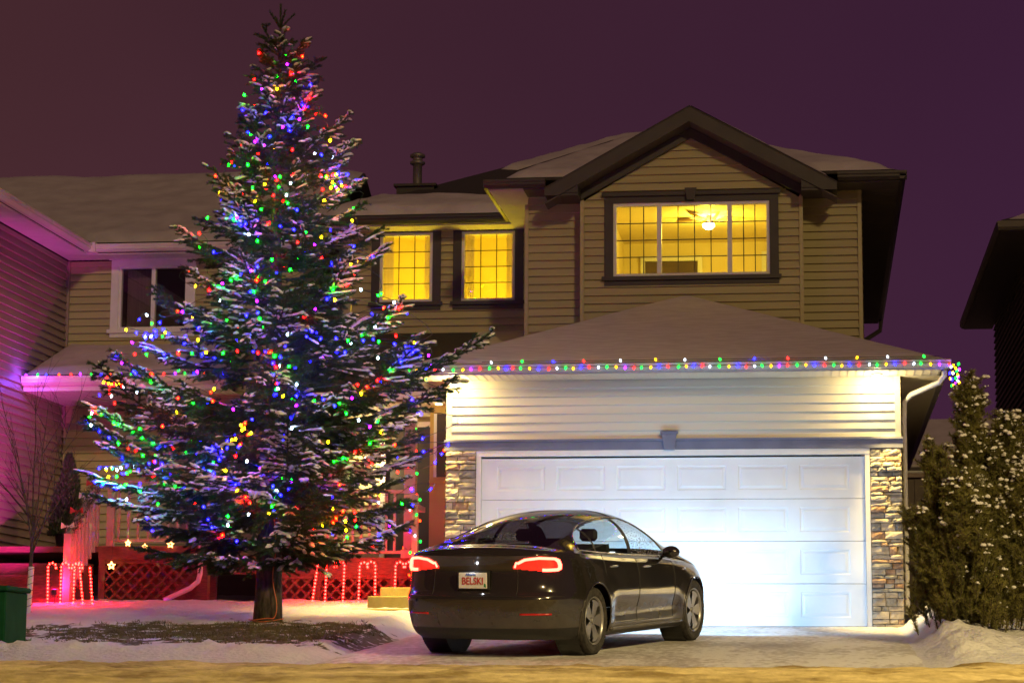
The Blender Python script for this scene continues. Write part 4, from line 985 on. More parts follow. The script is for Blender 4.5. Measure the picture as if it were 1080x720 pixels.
# underbody, wheel wells, cabin
mb = MB(); mb.box(.35,4.45,-.60,.60,.17,.30); mb.box(.25,.55,-.70,.70,.22,.6); mb.box(1.42,3.42,-.84,.84,.17,.30); carpart(mb.build('underbody', M['black'], CAR))
mb = MB()
for ax in (AX_R, AX_F):
    for sg in (1,-1):
        Mx = Matrix.Translation((ax, sg*.60, .335)) @ Matrix.Rotation(-sg*math.pi/2, 4, 'X')
        mb.lathe([(.001,0),(RAR-.004,0),(RAR-.002,.255)], 28, M=Mx)
carpart(mb.build('wheel_well', M['black'], CAR))
mb = MB()
mb.box(.5,3.6,-.72,.72,.30,.40)
mb.box(3.25,3.6,-.74,.74,.60,.96,bev=.04); mb.box(.45,.95,-.62,.62,.4,.99,bev=.03)
carpart(mb.build('cabin_trim', M['black'], CAR))
for (x, y, w) in ((2.30,.37,.20),(2.30,-.37,.20),(1.35,.0,.58)):
    mb = MB(); mb.box(x-.05,x+.5,y-w,y+w,.42,.58,bev=.04)
    tp2 = 1.08 if w < .5 else .99; mb.prism([(x-.12,y-w,.55),(x-.0,y-w,.55),(x-.14,y-w,tp2),(x-.22,y-w,tp2)], (0,2*w,0))
    for hy in ((y,) if w < .5 else (-.38,.38)): mb.box(x-.25,x-.18,hy-.10,hy+.10,tp2+.03,tp2+.16,bev=.03)
    carpart(mb.build('car_seat', M['seat'], CAR))
mb = MB(); Mx = Matrix.Translation((2.98,.37,.93)) @ Matrix.Rotation(R(65), 4, 'Y')
tor = [(.18+.014*math.cos(a), .014*math.sin(a)) for a in np.linspace(0,2*math.pi,9)]; mb.lathe(tor, 24, M=Mx); carpart(mb.build('steering_wheel', M['black'], CAR, smooth=True))
# wheels
def wheel(x, sg, steer=0):
    w = empty('wheel', (0,0,0)); w.parent = CAR; w.location = (x-AX_R, sg*.795, .335); w.rotation_euler = (0,0,steer)
    Mx = Matrix.Rotation(-sg*math.pi/2, 4, 'X')          # local z -> outward
    mb = MB(); hw = .108
    pr = [(.235,-hw+.01),(.300,-hw),(.322,-hw+.008),(.331,-hw+.03),(.331,hw-.03),(.322,hw-.008),(.300,hw),(.262,hw-.004),(.240,hw-.012),(.232,hw-.03)]
    mb.lathe(pr, 56, M=Mx)
    nb = 60
    for k in range(nb):       # winter tread blocks in four rows
        for r_, (z0, z1) in enumerate(((-hw+.006,-.062),(-.052,-.006),(.006,.052),(.062,hw-.006))):
            a = 2*math.pi*(k+.5*(r_%2))/nb; da = 2*math.pi/nb*.34
            ro = .336 if r_ in (1,2) else .333; ri = .325
            if r_ in (0,3): pass
            vs = []
            for aa, tw in ((a-da,0),(a+da,0)):
                for z in (z0, z1):
                    for rad in (ri, ro if not (r_ in (0,3) and abs(z) > .1) else ro-.008):
                        skew = (z*.35 if r_ in (1,2) else 0)
                        vs.append(Mx@Vector((rad*math.cos(aa+skew), rad*math.sin(aa+skew), z)))
            mb.add(vs, [(1,5,7,3),(0,1,3,2),(4,6,7,5),(0,4,5,1),(2,3,7,6)])
    mb.build('tyre', M['tyre'], w)
    mb = MB(); zo = hw-.016
    mb.lathe([(.234,-.10),(.226,.05),(.228,zo-.01),(.240,zo+.004),(.236,zo+.010),(.226,zo+.004),(.219,zo-.012)], 48, M=Mx)
    mb.build('rim', M['rim'], w, smooth=True); mb = MB()
    # face: five broad petals with openings between
    nr, na = 14, 160; rads = np.linspace(.028,.221,nr)
    vs = []; 
    for r_ in rads:
        for k in range(na):
            a = 2*math.pi*k/na; zf = zo-.004-.020*((r_-.03)/.19-.55)**2*0 - .018*(1-(r_/.22))**1.2
            vs.append((r_, a, zf))
    V = [Mx@Vector((r_*math.cos(a), r_*math.sin(a), z)) for r_, a, z in vs]
    fs = []; dk = []
    for i in range(nr-1):
        for k in range(na):
            rm_ = (rads[i]+rads[i+1])/2; a = 2*math.pi*(k+.5)/na; ph = ((a/(2*math.pi/5))%1.0)-.5
            wd = np.interp(rm_, [.055,.075,.12,.165,.195,.212],[0,.07,.155,.19,.17,.0])
            ff = (i*na+k, i*na+(k+1)%na, (i+1)*na+(k+1)%na, (i+1)*na+k)
            (dk if abs(ph+.0) < wd else fs).append(ff)
    mb.add(V, fs)
    # sides of the openings
    b_ = len(mb.v)
    mb.build('wheel_face', M['rim'], w, smooth=False)
    mb = MB(); mb.lathe([(.001,.045),(.14,.045),(.19,.03),(.224,.0)], 32, M=Mx); mb.build('brake_shade', M['black'], w)
    mb = MB(); mb.lathe([(.030,zo-.022),(.030,zo-.008),(.022,zo-.004),(.001,zo-.003)], 20, M=Mx); mb.build('hub_cap', M['rim'], w, smooth=True)
for x in (AX_R, AX_F):
    for sg in (1,-1): wheel(x, sg)
# lamps' own light
for sg in (1,-1):
    for sz, en in ((R(58), 205), (R(160), 125)):
        d = bpy.data.lights.new('headlamp_beam', 'SPOT'); d.energy = en; d.spot_size = sz; d.spot_blend = .8; d.color = (.36,.68,1.0); d.shadow_soft_size = .05
        o = bpy.data.objects.new('headlamp_beam', d); C.objects.link(o); o.parent = CAR
        o.matrix_local = Matrix.Translation((4.78-AX_R, sg*.62, .66)) @ Vector((1,0,-.10)).to_track_quat('-Z','Y').to_matrix().to_4x4()
d = bpy.data.lights.new('plate_lamp', 'POINT'); d.energy = .25; d.color = (.85,.9,1); d.shadow_soft_size = .01; o = bpy.data.objects.new('plate_lamp', d); C.objects.link(o); o.parent = CAR; o.location = (.005-AX_R, 0, .875)

# ================================================================ neighbour on the left
N = empty('neighbour_house', (0,0,0), 'neighbouring house at the left edge with pink lit siding and a dark white-framed window', 'house')
siding('side_wall', [(-8,.2),(5.38,.2),(5.38,5.82),(-8,5.82)], FR(-7.42), M['siding_tan'], N, lap=.118, joints=False)
siding('back_wall', [(-7.40,.9),(-3.62,.9),(-3.62,5.82),(-7.40,5.82)], FX(5.4), M['siding'], N, lap=.118, holes=[(-6.58,-5.46,4.70,5.76)])
mb = MB(); mb.box(-7.43,-7.37,5.34,5.38,3.2,5.82); mb.box(-3.67,-3.61,5.36,5.45,.9,5.82); mb.build('corner_board', M['siding_tan'], N)
mb = MB(); mb.box(-3.65,-3.62,5.45,14,.2,5.85); mb.box(-13,-7.44,-7.9,-7.8,.0,5.82); mb.box(-13,-3.62,14,14.1,.2,5.9); mb.build('side_shell', M['siding_tan'], N)
window(N, -6.58, -5.46, 4.72, 5.74, 5.4, (-6.02,), (1,1), M['white'], M['white'], cas=.12, sill=True)
room(N, -6.7, -5.3, 5.48, 6.6, 4.5, 5.85, M['roomdark'])
mb = MB(); mb.box(-6.5,-6.1,5.6,5.61,4.75,5.7); mb.build('curtain', mat('curtain_dark', (.10,.07,.08), .9, nscale=9, ncol=(.14,.10,.11), stretch=(6,1,.3)), N)
EZN = 6.0
slope_sheet('roof', [(-6.95,4.92,EZN),(-3.52,4.92,EZN),(-3.52,9.6,EZN+2.1),(-12,9.6,EZN+2.1)], M['shingle'], N)
slope_sheet('roof', [(-6.95,-9,EZN),(-6.95,4.92,EZN),(-12,9.6,EZN+2.1),(-12,-9,EZN+2.1)], M['shingle'], N)
slope_sheet('roof', [(-12,9.6,EZN+2.1),(-3.52,9.6,EZN+2.1),(-3.52,14,EZN+.1),(-12,14,EZN+.1)], M['shingle'], N)
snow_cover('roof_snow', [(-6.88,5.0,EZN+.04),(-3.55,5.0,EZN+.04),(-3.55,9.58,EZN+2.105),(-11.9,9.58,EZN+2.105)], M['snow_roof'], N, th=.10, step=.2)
mb = MB()
pr = [(0,5.87),(.055,5.87),(.10,5.91),(.10,5.935),(.115,5.955),(.115,5.985),(.0,5.985)]
mb.prism([(-6.84, 4.92-d, z) for d, z in pr], (3.33,0,0)); mb.prism([(-6.95+d, 4.80, z) for d, z in pr[::-1]], (0,-14,0)); mb.build('gutter', M['gutter_w'], N)
mb = MB(); mb.box(-6.97,-6.79,4.78,4.93,5.86,6.01); mb.build('gutter_corner', M['gutter_w'], N)
ribbed_soffit('soffit', -7.40, -3.53, 4.925, 5.38, 5.84, M['gutter_w'], N, 'x'); ribbed_soffit('soffit', -7.40, -6.96, -8, 4.92, 5.841, M['gutter_w'], N, 'y')
# porch roof with deck, lattice and stair
slope_sheet('porch_roof', [(-7.41,3.5,3.75),(-4.3,3.5,3.75),(-4.3,5.38,4.45),(-7.41,5.38,4.45)], M['shingle'], N)
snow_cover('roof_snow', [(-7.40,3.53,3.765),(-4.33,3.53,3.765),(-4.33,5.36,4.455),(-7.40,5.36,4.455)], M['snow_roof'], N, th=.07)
mb = MB(); pr = [(0,3.60),(.055,3.60),(.10,3.64),(.10,3.67),(.115,3.69),(.115,3.735),(.0,3.735)]; mb.prism([(-7.40, 3.5-d, z) for d, z in pr], (3.1,0,0)); mb.box(-7.40,-4.32,3.502,3.56,3.52,3.74); mb.build('gutter', M['gutter_w'], N)
ribbed_soffit('soffit', -7.40, -4.32, 3.562, 5.36, 3.53, M['gutter_w'], N, 'x')
mb = MB(); mb.box(-7.41,-3.9,1.62,5.38,1.03,1.11); mb.box(-5.55,-3.9,1.595,1.619,.93,1.112); mb.build('deck', M['deckwood'], N)
lattice(N, -5.50, -4.02, .22, .93, 1.64, (-5.5,-4.06))
mb = MB(); mb.box(-4.14,-3.99,1.56,1.70,.2,1.1); mb.box(-5.5,-4.0,2.1,2.12,.2,1.0); mb.build('deck_post', M['deckwood'], N)
mb = MB(); balusters(mb, -5.35, -3.95, 1.11, 2.02, 1.66, .14); mb.box(-5.45,-5.35,1.60,1.70,1.11,2.10); mb.build('deck_railing', M['purplepost'], N)
mb = MB()
for k in range(4): mb.box(-7.41,-5.62,1.58-.30*(k+1)+.0,1.60-.30*k,.15,1.03-.17*(k+0)-.17+.0)
mb.build('stair', M['deckwood'], N)
mb = MB(); Y0_, Y1_ = .35, 1.60
def rz_(y): return 1.15+(y-.30)/(1.3)*.85
mb.tube([(-5.57,Y0_,rz_(Y0_)),(-5.57,Y1_,rz_(Y1_)+.02)], .045, 6); mb.box(-5.62,-5.52,Y0_-.03,Y0_+.07,.3,rz_(Y0_)+.02)
k = Y0_+.16
while k < Y1_: mb.box(-5.59,-5.55,k,k+.035,rz_(k)-.86,rz_(k)); k += .15
mb.build('stair_railing', M['purplepost'], N)
dpth = [(-4.07,1.50,1.12),(-4.07,1.47,.72),(-4.08,1.42,.62),(-4.18,1.40,.53),(-4.52,1.30,.36)]
mb = MB(); mb.tube(dpth, .036, 8); mb.build('downspout', M['gutter_w'], N, smooth=True)
mb = MB(); mb.box(-6.36,-6.26,5.30,5.37,2.85,3.05,bev=.01); mb.box(-6.30,-6.20,5.31,5.37,3.0,3.22,bev=.01); mb.build('wall_box', M['white'], N)
# upright cedar in a pot on the deck
def cedar(x, y, z, h, r):
    t_ = empty('potted_cedar', (x,y,z), 'dark cone shaped potted evergreen standing on the neighbour deck at left', 'potted tree')
    mb = MB(); mb.lathe([(.001,0),(.13,0),(.17,.26),(.18,.27),(.16,.275),(.001,.25)], 16); mb.build('pot', M['black'], t_, smooth=True)
    V = []; n = 5200
    rs_ = np.random.default_rng(4); hz = rs_.random(n)**1.1; az = rs_.random(n)*2*np.pi; ra = r*(1-hz)**.8*(.5+.5*rs_.random(n)**.5)*(1+.18*np.sin(az*3+hz*9))
    P = np.stack([ra*np.cos(az), ra*np.sin(az), .25+hz*(h-.25)], 1)
    d = np.stack([np.cos(az)*.5, np.sin(az)*.5, np.full(n,1.)], 1)+rs_.normal(0,.3,(n,3)); d /= np.linalg.norm(d,axis=1)[:,None]
    sd_ = np.cross(d, rs_.normal(0,1,(n,3))); sd_ /= np.linalg.norm(sd_,axis=1)[:,None]
    V = np.stack([P-sd_*.012, P+sd_*.012, P+d*.075], 1).reshape(-1,3); npmesh('foliage', V, np.arange(n*3).reshape(-1,3), M['needle'], t_)
    mb = MB(); mb.tube([(0,0,.2),(0,0,h*.8)], [.03,.006], 6); mb.build('stem', M['bark'], t_)
cedar(-6.55, 3.2, 1.11, 1.42, .30)

# ================================================================ right neighbour, far house, fence
Q = empty('dark_neighbour_house', (0,0,0), 'unlit dark house cut by the right edge, only its eave and side wall visible', 'house')
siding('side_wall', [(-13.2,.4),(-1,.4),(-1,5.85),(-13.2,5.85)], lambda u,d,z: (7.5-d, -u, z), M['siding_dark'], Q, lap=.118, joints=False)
mb = MB(); mb.box(7.52,16,13.1,13.2,.4,5.85); mb.box(7.52,16,1.0,1.1,.4,5.85); mb.build('end_wall', M['siding_dark'], Q)
mb = MB(); mb.box(6.98,7.5,4.42,13.75,5.83,5.86); mb.build('soffit', M['soffit_dark'], Q)
mb = MB(); mb.prism([(7.0-d, 4.42, z) for d, z in [(0,5.84),(.05,5.84),(.09,5.88),(.09,5.97),(0,5.97)]], (0,9.33,0)); mb.prism([(6.92,4.41-d,z) for d, z in [(0,5.84),(.05,5.84),(.09,5.88),(.09,5.97),(0,5.97)]], (8,0,0)); mb.build('gutter', M['soffit_dark'], Q)
slope_sheet('roof', [(6.98,4.42,6.0),(16,4.42,6.0),(12,8.5,7.7),(11,8.5,7.7)], M['shingle'], Q); slope_sheet('roof', [(6.98,4.42,6.0),(11,8.5,7.7),(11,9.6,7.7),(6.98,13.75,6.0)], M['shingle'], Q)
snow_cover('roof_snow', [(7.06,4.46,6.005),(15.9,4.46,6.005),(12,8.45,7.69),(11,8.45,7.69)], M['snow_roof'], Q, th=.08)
mb = MB(); mb.lathe([(.08,6.4),(.08,7.25),(.14,7.27),(.14,7.33),(.001,7.40)], 12, M=Matrix.Translation((7.86,6.0,0))); mb.build('roof_vent', M['metal'], Q, smooth=True)
FH = empty('far_house', (0,0,0), 'distant low house with a snowy roof seen between the garage and the pine', 'house')
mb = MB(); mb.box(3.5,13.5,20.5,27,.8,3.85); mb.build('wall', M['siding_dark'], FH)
slope_sheet('roof', [(3.0,20,3.92),(14,20,3.92),(11.5,23.2,5.25),(5.6,23.2,5.25)], M['snow_roof'], FH, th=.08); slope_sheet('roof', [(11.5,23.2,5.25),(5.6,23.2,5.25),(3,27,3.9),(14,27,3.9)], M['snow_roof'], FH)
mb = MB(); mb.box(2.95,14.05,19.88,19.99,3.74,3.86); mb.build('gutter', M['soffit_dark'], FH)
mb = MB()
FN = empty('board_fence', (0,0,0), 'dark wooden board fence between the garage and the house at right', 'fence')
k = 5.40
while k < 7.48: mb.box(k, k+.135, 5.0, 5.02, .5, 2.28+random.uniform(-.01,.01)); k += .142
mb.build('board_panel', M['siding_dark'], FN); mb = MB(); mb.box(5.38,7.49,4.94,5.06,2.30,2.36); mb.build('top_rail', M['siding_tan'], FN)
mb = MB(); mb.box(5.40,7.48,4.96,5.04,2.361,2.40,bev=.015); mb.build('snow_cap', M['snow'], FN)

# ================================================================ utility box
UB = empty('utility_box', (0,0,0), 'dark green metal utility box standing in the snow at the lower left corner', 'utility box')
UB.location = (-.13,0,0)
mb = MB(); mb.box(-4.45,-3.74,-6.6,-5.95,-.5,.16,bev=.012); mb.build('cabinet', M['boxgreen'], UB)
mb = MB(); mb.box(-4.48,-3.71,-6.64,-5.92,.162,.215,bev=.015); mb.build('lid', M['boxgreen'], UB)
mb = MB(); mb.box(-4.10,-4.085,-6.606,-6.601,-.45,.14); mb.box(-3.90,-3.82,-6.63,-6.601,.08,.13,bev=.006); mb.build('hasp', M['black'], UB)
mb = MB(); 
for k in range(4): mb.box(-3.87,-3.85,-6.604,-6.601,-.12+k*.035,-.10+k*.035)
mb.box(-4.42,-4.14,-6.605,-6.601,-.42,.10); mb.build('front_panel', M['boxgreen'], UB)

# ================================================================ sapling with white tree guard
SP = empty('bare_sapling', (-5.43,-1.5,ground_z(-5.43,-1.5)-.02), 'leafless young tree with a white spiral guard on its trunk beside the green box', 'young tree')
mb = MB(); rs = random.Random(5)
mb.tube([(0,0,0),(.01,0,.6),(.03,.0,1.2)], [.028,.024,.020], 7); mb.build('trunk', M['twig'], SP, smooth=True)
mb = MB()
def br(p, d, l, r, lv):
    pts = [Vector(p)]; d = Vector(d).normalized(); n = 5
    for i in range(n):
        d = (d+Vector((rs.uniform(-.09,.09), rs.uniform(-.09,.09), rs.uniform(-.02,.07)))).normalized(); pts.append(pts[-1]+d*l/n)
    mb.tube(pts, [r*(1-.8*i/n) for i in range(n+1)], 4)
    if lv > 0:
        for k in range(5 if lv == 2 else 3):
            i = rs.randint(1, n-1); a = rs.uniform(0, 6.28); sd_ = Vector((math.cos(a)*.65, math.sin(a)*.65, .15))
            br(pts[i], d*.8+sd_*.75, l*rs.uniform(.3,.5), r*.45, lv-1)
for (dx_, dz_, l) in ((-.5,1,1.7),(-.28,1,1.75),(-.05,1,1.95),(.15,1,1.85),(.30,1,1.7),(.5,1,1.2),(-.9,.9,1.2),(-.15,1,1.5),(.38,1.0,1.35)):
    br((.03,0,.85+rs.uniform(-.1,.35)), (dx_, rs.uniform(-.35,.35), dz_), l*.95, .013, 2)
mb.build('branches', M['twig'], SP)
mb = MB(); mb.lathe([(.034,.0),(.036,.58)], 12); gd_ = mb.build('trunk_guard', M['white'], SP, smooth=True)
mb = MB(); mb.tube([(.037*math.cos(a), .037*math.sin(a), .02+a*.0145) for a in np.linspace(0, 38, 150)], .004, 4); mb.build('guard_spiral', M['black'], gd_)
for o in (gd_,): o.rotation_euler = (0, R(2), 0)

# ================================================================ bulbs
BC = {'blue': ((.0011,.0009,1.0), 340), 'red': ((1.0,.0006,.0005), 330), 'green': ((.0006,1.0,.003), 190), 'yellow': ((1.0,.40,.0006), 190), 'white': ((.55,.75,1.0), 60), 'purple': ((.25,.002,1.0), 100), 'orange': ((1.0,.0018,.0002), 380)}
BC_G = {'blue': ((.006,.006,1.0), 34), 'red': ((1.0,.010,.008), 15), 'green': ((.006,1.0,.04), 8), 'yellow': ((1.0,.45,.006), 8), 'white': ((.75,.85,1.0), 5), 'purple': ((.30,.01,1.0), 20), 'orange': ((1.0,.03,.003), 14)}
BMG = {k: emat('gutter_bulb_'+k, c, s_) for k, (c, s_) in BC_G.items()}
BM = {k: emat('bulb_'+k, c, s) for k, (c, s) in BC.items()}
def bulb_mesh(key, r=.012, ln=1.5, name='bulb', gut=False):
    me = bpy.data.meshes.new(name); mb = MB(); prf = [(.001,-r*ln),(r*.75,-r*ln*.55),(r,0),(r*.7,r*ln*.6),(.001,r*ln*.9)]; mb.lathe(prf, 7)
    me.from_pydata(mb.v, [], mb.f); me.materials.append((BMG if gut else BM)[key]); return me
BMESH = {k: bulb_mesh(k) for k in BC}
BGUT = {k: bulb_mesh(k, .0155, gut=True) for k in BC}
def light_string(label, path, spacing, colors, parentname='light_string', group=None, meshes=None, jitter=.01, seed=1, cat='string lights', wire=True, drop=.018, maxn=100):
    """wire along the path with bulbs; every bulb a part"""
    r_ = random.Random(seed); st = empty(parentname, (0,0,0), label, cat, group); meshes = meshes or BMESH
    if wire: mb = MB(); mb.tube(path, .0035, 4); mb.build('wire', M['wirec'], st)
    P = [Vector(p) for p in path]; acc = 0; n = 0; nxt = spacing*.3
    for a, b_ in zip(P[:-1], P[1:]):
        l = (b_-a).length
        while nxt <= acc+l and n < maxn:
            p = a.lerp(b_, (nxt-acc)/max(l,1e-9)); key = colors[n%len(colors)] if not callable(colors) else colors(n, p)
            o = bpy.data.objects.new('bulb', meshes[key]); C.objects.link(o); o.parent = st
            o.location = p+Vector((r_.uniform(-jitter,jitter), r_.uniform(-jitter,jitter), -drop+r_.uniform(-jitter,jitter)*.6)); o.rotation_euler = (r_.uniform(-.5,.5), r_.uniform(-.5,.5), 0)
            n += 1; nxt += spacing*r_.uniform(.85,1.15)
        acc += l
    return st
SEQ = ['green','yellow','blue','red']
SEQ2 = ['green','yellow','blue','red','white','green','yellow','blue','red','white']
yg_ = EY-.135
light_string('multicoloured bulbs running along the garage gutter under the frosted roof', [(x, yg_+.006*math.sin(x*7), 3.20+.006*math.sin(x*5)) for x in np.linspace(-.84, 5.92, 60)], .108, lambda n, p: (['green','yellow','blue','red','green','yellow','blue','red','white'] if (n//9)%2 else ['green','yellow','blue','red','white','green','yellow','purple','red'])[n%9], seed=3, meshes=BGUT)
light_string('few spaced bulbs clipped on the roof edge above the garage gutter', [(x, EY-.05, 3.285) for x in np.linspace(.1, 5.8, 30)], .41, ['white','green','blue','red','white','yellow'], seed=8, drop=0, meshes=BGUT)
coil = [(5.97+.05*math.cos(a)*(1 if a<20 else .6), EY-.12+.05*math.sin(a), 3.20-.012*a) for a in np.linspace(0, 26, 90)]
light_string('bunched end of coloured bulbs hanging off the right garage eave corner', coil, .060, ['green','yellow','blue','white','yellow','purple'], seed=5, maxn=26, meshes=BGUT)
light_string('row of coloured bulbs along the snowy porch gutter of the left neighbour', [(x, 3.37, 3.735) for x in np.linspace(-7.36, -4.35, 20)], .165, ['purple','green','blue','orange','red','purple','green','blue','orange'], seed=4, drop=-.012, meshes=BGUT)
pl_ = [(-1.195+.085*math.cos(a), 1.575+.085*math.sin(a), 2.95-a*.045) for a in np.linspace(0, 44, 220)]
light_string('coloured bulbs wound round the porch post left of the stone pillar', pl_, .155, ['blue','orange','red','green','white','blue','blue','red'], seed=6, meshes=BGUT)
pl_ = [(-1.02+.07*math.cos(a), .98+.07*math.sin(a), 1.72-a*.045) for a in np.linspace(0, 30, 150)]
light_string('green and blue bulbs wound round the low stair post behind the car', pl_, .13, ['green','blue','white','green','orange'], seed=7, meshes=BGUT)
light_string('loose bulbs hanging on the porch side wall beside the stone pillar', [(-.85,2.2,2.55),(-.80,2.2,2.2),(-.72,2.2,1.9),(-.70,2.2,1.5),(-.72,2.2,1.1)], .22, ['orange','green','red','green','purple'], seed=9, meshes=BGUT)
# candy canes
CB = emat('cane_bulb', (1.0,.0028,.0019), 230)
cbm = bpy.data.meshes.new('bulb'); mb = MB(); mb.lathe([(.001,-.016),(.015,0),(.001,.016)], 6); cbm.from_pydata(mb.v, [], mb.f); cbm.materials.append(CB)
CT = mat('cane_tube', (.3,.03,.02), .3, nscale=30, ncol=(.4,.04,.03))
def cane(x, y, lean, face, label, grp, h=.56, crook=True):
    z = ground_z(x, y)-.01; root = empty('candy_cane_light', (x,y,z), label, 'cane light', grp)
    pts = [Vector((lean*k/8*.5, 0, h*k/8*.86)) for k in range(9)]
    if crook:
        c = pts[-1]+Vector((face*.055,0,0)); pts += [c+Vector((-face*.055*math.cos(a), 0, .055*math.sin(a))) for a in np.linspace(.3,math.pi+.5,8)]
    mb = MB(); mb.tube(pts, .0045, 6); mb.build('cane_tube', CT, root)
    point_light('cane_glow', (0,.03,.25), (1,.012,.015), 1.7, .1, root)
    acc = 0; nxt = .02
    for a, b_ in zip(pts[:-1], pts[1:]):
        l = (b_-a).length
        while nxt < acc+l:
            o = bpy.data.objects.new('bulb', cbm); C.objects.link(o); o.parent = root; o.location = a.lerp(b_, (nxt-acc)/l)+Vector((0,-.012,0)); nxt += .046
        acc += l
gl_ = 'red candy cane lights by the neighbour stairs'; gr_ = 'red candy cane lights before the porch lattice'
for x, ln, fc, lb_, ck in ((-5.88,-.02,1,'leftmost red candy cane light by the neighbour stairs, tall crook turned right',1),(-5.71,0,1,'second red candy cane light from the left edge, before the dark stairs',1),(-5.53,.0,1,'third red candy cane light from the left, close to the stair rail',1),(-5.40,-.12,-1,'fourth red candy cane light from the left, leaning over left',1),(-5.27,-.10,1,'straight leaning red light stake nearest to the glowing star',0)):
    cane(x+.10, .24, ln, fc, lb_, gl_, crook=bool(ck))
for x, ln, fc, lb_, ck in ((-2.34,.13,1,'red light stake leaning right at the dark gap beside the spruce trunk',0),(-2.17,.03,1,'red candy cane light just right of the leaning stake by the trunk',1),(-1.93,.03,-1,'third red cane light from the spruce trunk, under the branch tips',1),(-1.72,.02,1,'middle red cane light before the lattice',1),(-1.50,.0,-1,'red cane light directly left of the concrete steps',1),(-1.24,.02,1,'red candy cane light standing behind the upper concrete step',1),(-1.02,.05,-1,'red candy cane light nearest to the left tail lamp of the car',1)):
    cane(x, .75, ln, fc, lb_, gr_, crook=bool(ck))
# stars hung on the neighbour deck
SM = emat('star_glow', (1.0,.42,.10), 9)
def star(x, y, z, r, label, cord=0, face=0):
    s = empty('star_light', (x,y,z), label, 'star light', 'star lights on the neighbour deck', rz=face)
    P = []; 
    for k in range(10): a = math.pi/2+k*math.pi/5; q = r if k%2 == 0 else r*.5; P.append((q*math.cos(a), 0, q*math.sin(a)))
    mb = MB(); n = 10
    IN = [(p[0]*.45, 0, p[2]*.45) for p in P]
    V = [(p[0],-.008,p[2]) for p in P]+[(p[0],-.008,p[2]) for p in IN]+[(p[0],.008,p[2]) for p in P]+[(p[0],.008,p[2]) for p in IN]
    F_ = []
    for k in range(n):
        j = (k+1)%n; F_ += [(k,j,n+j,n+k),(2*n+j,2*n+k,3*n+k,3*n+j),(j,k,2*n+k,2*n+j),(n+k,n+j,3*n+j,3*n+k)]
    mb.add(V, F_); mb.build('star_frame', SM, s)
    if cord: mb = MB(); mb.tube([(0,0,r),(.01,.02,r+cord)], .003, 4); mb.build('cord', M['wirec'], s)
star(-5.33, 1.50, .84, .062, 'glowing star hanging on a cord before the red lattice', .22)
star(-5.12, 1.55, 1.15, .05, 'small star light on the deck edge above the hanging star', 0, .9)
star(-4.88, 1.55, 1.10, .045, 'middle small star light on the deck edge', 0, .7)
star(-4.52, 1.55, 1.13, .055, 'small star light on the deck edge nearest to the spruce', 0, .4)
# garland and bows on the stair rail
GW = empty('rail_garland', (-5.57,.9,1.6), 'snowy garland with red and white bows wound on the neighbour stair rail', 'garland')
V = []; n = 1600; rs_ = np.random.default_rng(3); tt = rs_.random(n); yy = .35+tt*1.3; zz = 1.15+(yy-.30)/1.3*.85+.03
P = np.stack([-5.57+rs_.normal(0,.045,n), yy, zz+rs_.normal(0,.04,n)],1)-np.array([-5.57,.9,1.6]); d = rs_.normal(0,1,(n,3)); d/=np.linalg.norm(d,axis=1)[:,None]; s2 = np.cross(d, rs_.normal(0,1,(n,3))); s2/=np.linalg.norm(s2,axis=1)[:,None]
npmesh('greenery', np.stack([P-s2*.006,P+s2*.006,P+d*.05],1).reshape(-1,3), np.arange(n*3).reshape(-1,3), M['needle'], GW)
for k, (y, m_) in enumerate(((.45,'white'),(.8,'red'),(1.15,'white'),(1.45,'red'))):
    mb = MB(); z = 1.15+(y-.30)/1.3*.85-1.6+.05; X0 = -.03; yy_ = y-.9
    for a in (.5, 2.6): mb.add([(X0,yy_-.04,z),(X0+.10*math.cos(a),yy_-.06,z+.06),(X0+.11*math.cos(a),yy_-.05,z-.03)], [(0,1,2)])
    for a in (-.03,.03): mb.add([(X0-.012,yy_-.045,z),(X0+.012,yy_-.045,z),(X0+a+.012,yy_-.05,z-.14),(X0+a-.012,yy_-.05,z-.14)], [(0,1,2,3)])
    mb.lathe([(.001,-.02),(.022,0),(.001,.02)], 8, M=Matrix.Translation((X0,yy_-.045,z)))
    mb.build('bow', M['white'] if m_ == 'white' else mat('bow_red', (.5,.03,.03), .6, nscale=20, ncol=(.55,.05,.05)), GW)

# ================================================================ conifers
def needles_from(seg_a, seg_b, per_m, ln, wd, spread, rs_):
    """triangular needles along segments; returns vertices (k*3,3)"""
    D = seg_b-seg_a; L = np.linalg.norm(D, axis=1); cnt = rs_.poisson(L*per_m); idx = np.repeat(np.arange(len(L)), cnt); n = len(idx)
    t_ = rs_.random(n)[:,None]; P = seg_a[idx]+D[idx]*t_; d = D[idx]/np.maximum(L[idx],1e-6)[:,None]
    rnd = rs_.normal(0,1,(n,3)); rnd -= d*(rnd*d).sum(1)[:,None]; rnd /= np.linalg.norm(rnd,axis=1)[:,None]
    nd = d*math.cos(spread)+rnd*math.sin(spread); nd[:,2] += .12; nd /= np.linalg.norm(nd,axis=1)[:,None]
    sd_ = np.cross(nd, rs_.normal(0,1,(n,3))); sd_ /= np.maximum(np.linalg.norm(sd_,axis=1),1e-6)[:,None]
    l = ln*(.75+.5*rs_.random(n))[:,None]
    return np.stack([P-sd_*wd/2, P+sd_*wd/2, P+nd*l], 1).reshape(-1,3)
